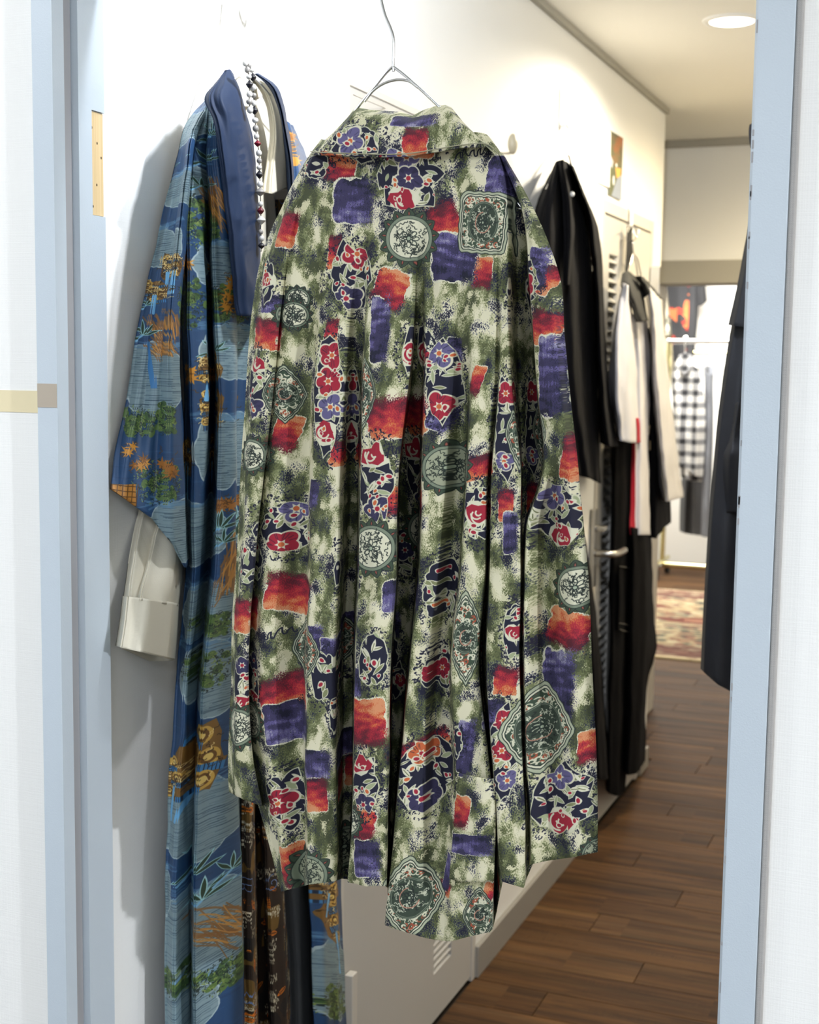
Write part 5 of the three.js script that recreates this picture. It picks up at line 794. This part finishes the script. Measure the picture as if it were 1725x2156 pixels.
{
  const Z = -9.25, t = thing('clothes_rack', 'chrome clothes rack on casters against the far white wall', 'clothes rack');
  const bar = onZ(1424, 718, Z), low = onZ(1394, 1192, Z), yl = onZ(1440, 1191, Z).y, x0 = low.x;
  const cyl = (a, b, r) => tube([a, a.clone().lerp(b, 0.5), b], r, 4, 14);
  part('top_bar', merge([cyl(V(x0, bar.y, Z), V(x0 + 1.5, bar.y, Z), 0.018), new THREE.SphereGeometry(0.022, 14, 10).translate(x0, bar.y, Z)]), M.chrome, t); part('base_bar', cyl(V(x0, yl, Z), V(x0 + 1.5, yl, Z), 0.02), M.brass, t);
  for (const x of [x0, x0 + 1.5]) { part('upright', cyl(V(x, 0.12, Z), V(x, bar.y, Z), 0.018), M.brass, t); part('foot', cyl(V(x, 0.11, Z - 0.2), V(x, 0.11, Z + 0.2), 0.015), M.brass, t); for (const s of [-0.19, 0.19]) part('caster', new THREE.CylinderGeometry(0.04, 0.04, 0.025, 20).rotateZ(Math.PI / 2).translate(x, 0.042, Z + s), M.dark, t, 'black caster wheel'); }
  const pl = onFront(Z), o = { nv: 40, wrinkle: 0.006, fx: 6, fy: 3, thick: 0.004 };
  // plaid shirt
  const c = canvas(256, 256), x = c.getContext('2d'); x.fillStyle = '#d6d6d4'; x.fillRect(0, 0, 256, 256); x.globalAlpha = 0.5; x.fillStyle = '#3a3d44'; for (let i = 0; i < 4; i++) { x.fillRect(i * 64 + 18, 0, 28, 256); x.fillRect(0, i * 64 + 18, 256, 28); } x.globalAlpha = 0.8; for (let i = 0; i < 4; i++) for (let j = 0; j < 4; j++) { x.fillStyle = '#17181d'; x.fillRect(i * 64 + 18, j * 64 + 18, 28, 28); }
  const plaid = std({ map: tex(c, 3.1, 3.1), roughness: 0.85 });
  const s = thing('plaid_shirt', 'white and black buffalo plaid shirt on the far rack', 'shirt');
  part('body', sheet([cd([[1436, 752], [1420, 790], [1424, 900], [1434, 1004]], 0), cd([[1442, 750], [1436, 790], [1440, 900], [1448, 1010]], 0.06), cd([[1460, 750], [1458, 790], [1460, 900], [1462, 1014]], 0.03), cd([[1466, 760], [1474, 800], [1478, 900], [1478, 1014]], 0)], pl, o), plaid, s);
  part('sleeve', sheet([cd([[1452, 765], [1452, 830], [1448, 900], [1444, 985]], 0.05), cd([[1462, 770], [1466, 830], [1466, 900], [1460, 1000]], 0.12), cd([[1470, 775], [1482, 830], [1486, 900], [1480, 1008]], 0.05)], pl, o), plaid, s);
  part('sleeve', sheet([cd([[1428, 755], [1416, 790], [1418, 880], [1428, 985]], 0.02), cd([[1434, 755], [1426, 800], [1430, 880], [1438, 985]], 0.09), cd([[1440, 760], [1438, 810], [1440, 880], [1446, 985]], 0.04)], pl, o), plaid, s);
  part('collar', sheet([cd([[1430, 748], [1428, 775]], 0.05), cd([[1443, 742], [1440, 790]], 0.1), cd([[1456, 748], [1458, 775]], 0.05)], pl, { ...o, nv: 10 }), plaid, s);
  const h = thing('rack_hanger', 'white hanger with chrome hook holding the plaid shirt', 'hanger'); part('hook', tube([pl.at(1443, 745, 0.02), pl.at(1443, 725, 0.02), V(onZ(1446, 716, Z).x, bar.y + 0.03, Z), V(onZ(1440, 716, Z).x, bar.y + 0.024, Z)], 0.004), M.chrome, h); part('arm', merge([tube([pl.at(1443, 744, 0.02), pl.at(1425, 775, 0.02)], 0.008), tube([pl.at(1443, 744, 0.02), pl.at(1468, 775, 0.02)], 0.008)]), M.whitePlastic, h);
  const greyM = phys({ color: 0x55575c, roughness: 0.8, sheen: 0.2 });
  const k = thing('grey_skirt', 'charcoal grey pleated skirt below the plaid shirt on the far rack', 'skirt'), pb = onFront(Z - 0.14);
  part('skirt', sheet([cd([[1436, 1000], [1432, 1060], [1431, 1118]], 0), cd([[1446, 1000], [1443, 1060], [1440, 1122]], 0.06), cd([[1453, 1000], [1452, 1060], [1450, 1124]], 0.0), cd([[1462, 1000], [1462, 1060], [1462, 1126]], 0.06), cd([[1480, 990], [1480, 1060], [1478, 1128]], 0.02)], pb, o), greyM, k);
  part('waistband', sheet([cd([[1440, 960], [1436, 1002]], 0.02), cd([[1470, 960], [1474, 1000]], 0.02)], pb, { ...o, nv: 8 }), greyM, k);
  const k2 = thing('grey_trousers', 'light grey pinstriped trousers hanging next to the plaid shirt', 'trousers');
  const pin = canvas(64, 64), px = pin.getContext('2d'); px.fillStyle = '#787c85'; px.fillRect(0, 0, 64, 64); px.fillStyle = '#3c3f47'; px.fillRect(20, 0, 7, 64); px.fillRect(50, 0, 5, 64); const pinM = std({ map: tex(pin, 14, 4), roughness: 0.85 });
  part('leg', sheet([cd([[1484, 788], [1484, 900], [1480, 1000], [1476, 1128]], 0.02), cd([[1492, 786], [1492, 900], [1488, 1000], [1484, 1131]], 0.08), cd([[1503, 790], [1502, 900], [1499, 1000], [1493, 1131]], 0.02)], pl, o), pinM, k2); part('waistband', sheet([cd([[1483, 770], [1483, 790]], 0.03), cd([[1503, 770], [1503, 792]], 0.03)], pl, { ...o, nv: 6 }), pinM, k2);
  part('clip', tube([pl.at(1489, 790, 0.04), pl.at(1489, 770, 0.04), V(onZ(1490, 716, Z).x, bar.y + 0.022, Z)], 0.004), M.chrome, k2, 'chrome clip');
  // second lower rail behind
  single('wall_rail', tube([V(onZ(1455, 742, -9.6).x, onZ(1480, 742, -9.6).y, -9.6), V(onZ(1490, 742, -9.6).x, onZ(1480, 742, -9.6).y, -9.6), V(onZ(1600, 742, -9.6).x, onZ(1480, 742, -9.6).y, -9.6)], 0.014, 10, 12), M.brass, 'thin brass rail mounted in front of the far wall', 'rail');
}
{
  const pl = onFront(-9.62), o = { nv: 40, wrinkle: 0.006, fx: 6, fy: 3, thick: 0.004 };
  const c = canvas(512, 512), x = c.getContext('2d'), r = rng(71); x.fillStyle = '#25262a'; x.fillRect(0, 0, 512, 512); for (let i = 0; i < 120; i++) { const X = r() < 0.75 ? R2(r, 60, 300) : R2(r, 0, 512), Y = r() * 512; x.save(); x.translate(X, Y); x.rotate(r() * 3); x.globalAlpha = 0.8; x.fillStyle = ['#c83a2c', '#d85a4a', '#a82a22', '#e07040'][Math.floor(r() * 4)]; blob(x, r, R2(r, 14, 40), R2(r, 20, 60), 10, 0.4); x.fill(); x.restore(); } for (let i = 0; i < 26; i++) { x.save(); x.translate(r() * 512, r() * 512); x.fillStyle = '#25262a'; x.globalAlpha = 0.9; blob(x, r, R2(r, 10, 34), R2(r, 10, 34), 9, 0.4); x.fill(); x.restore(); }
  const m = std({ map: tex(c, 1.6, 1.6), roughness: 0.85 }), bk = std({ color: 0x2a2b2f, roughness: 0.85 });
  const t = thing('tie_dye_shirt', 'black T-shirt with red tie-dye blotches on the far wall', 'T-shirt');
  part('body', sheet([cd([[1400, 520], [1404, 600], [1414, 690], [1418, 760]], 0.02), cd([[1430, 515], [1430, 600], [1436, 690], [1436, 765]], 0.06), cd([[1452, 515], [1454, 600], [1452, 690], [1446, 765]], 0.04)], pl, o), m, t);
  part('side', sheet([cd([[1450, 515], [1452, 600], [1450, 680], [1446, 765]], 0.05), cd([[1462, 515], [1464, 600], [1462, 680], [1456, 765]], 0.05), cd([[1472, 520], [1471, 600], [1469, 680], [1460, 760]], 0.02)], pl, o), bk, t);
  part('sleeve', sheet([cd([[1464, 522], [1466, 600], [1468, 646]], 0.04), cd([[1476, 530], [1480, 600], [1480, 642]], 0.06), cd([[1482, 540], [1486, 600], [1489, 634]], 0.03)], pl, { ...o, nv: 20 }), bk, t);
  const pl2 = onFront(-9.70), s = thing('pale_shirt', 'pale beige shirt with a dark printed band at the corner of the far room', 'shirt'), pale = phys({ color: 0xcdc6b2, roughness: 0.85, sheen: 0.1 });
  part('sleeve', sheet([cd([[1380, 500], [1385, 600], [1390, 668]], 0), cd([[1392, 500], [1400, 600], [1404, 670]], 0.08), cd([[1396, 520], [1408, 600], [1416, 668]], 0.02)], pl2, o), pale, s);
  const b2 = canvas(128, 128), y = b2.getContext('2d'); y.fillStyle = '#8d8d80'; y.fillRect(0, 0, 128, 128); for (let i = 0; i < 60; i++) { y.save(); y.translate(r() * 128, r() * 128); y.fillStyle = ['#26282a', '#d8d4c4', '#3f4444', '#d0603f'][Math.floor(r() * 3.3)]; blob(y, r, R2(r, 4, 14), R2(r, 4, 10), 8, 0.4); y.fill(); y.restore(); }
  part('printed_band', sheet([cd([[1394, 664], [1394, 704]], 0.02), cd([[1404, 664], [1406, 706]], 0.08), cd([[1416, 666], [1419, 702]], 0.03)], pl2, { ...o, nv: 8 }), std({ map: tex(b2, 4, 4), roughness: 0.9 }), s, 'dark floral printed band');
  part('body', sheet([cd([[1385, 690], [1390, 740], [1400, 800]], -0.02), cd([[1402, 695], [1408, 740], [1412, 800]], 0.02), cd([[1418, 700], [1422, 722], [1414, 790]], -0.02)], pl2, { ...o, nv: 10 }), pale, s);
}
{ // strip of tape across the left wall and jamb
  const z = -1.3595, y0 = EYE + (onZ(40, 868, z).y - EYE), y1 = onZ(40, 822, z).y;
  const t = thing('masking_tape', 'strip of cream masking tape across the wall beside the left door jamb', 'tape');
  part('wall_piece', box(-1.25, -1.0135, y0, y1, -1.36, -1.3592), std({ color: 0xe6d9b4, roughness: 0.85 }), t); const a = onZ(105, 858, -1.344).y, b = onZ(105, 808, -1.344).y;
  part('jamb_piece', box(-1.0128, -0.9855, a, b, -1.345, -1.3443), std({ color: 0xb0a596, roughness: 0.85 }), t);
}

renderer.render(scene, camera);
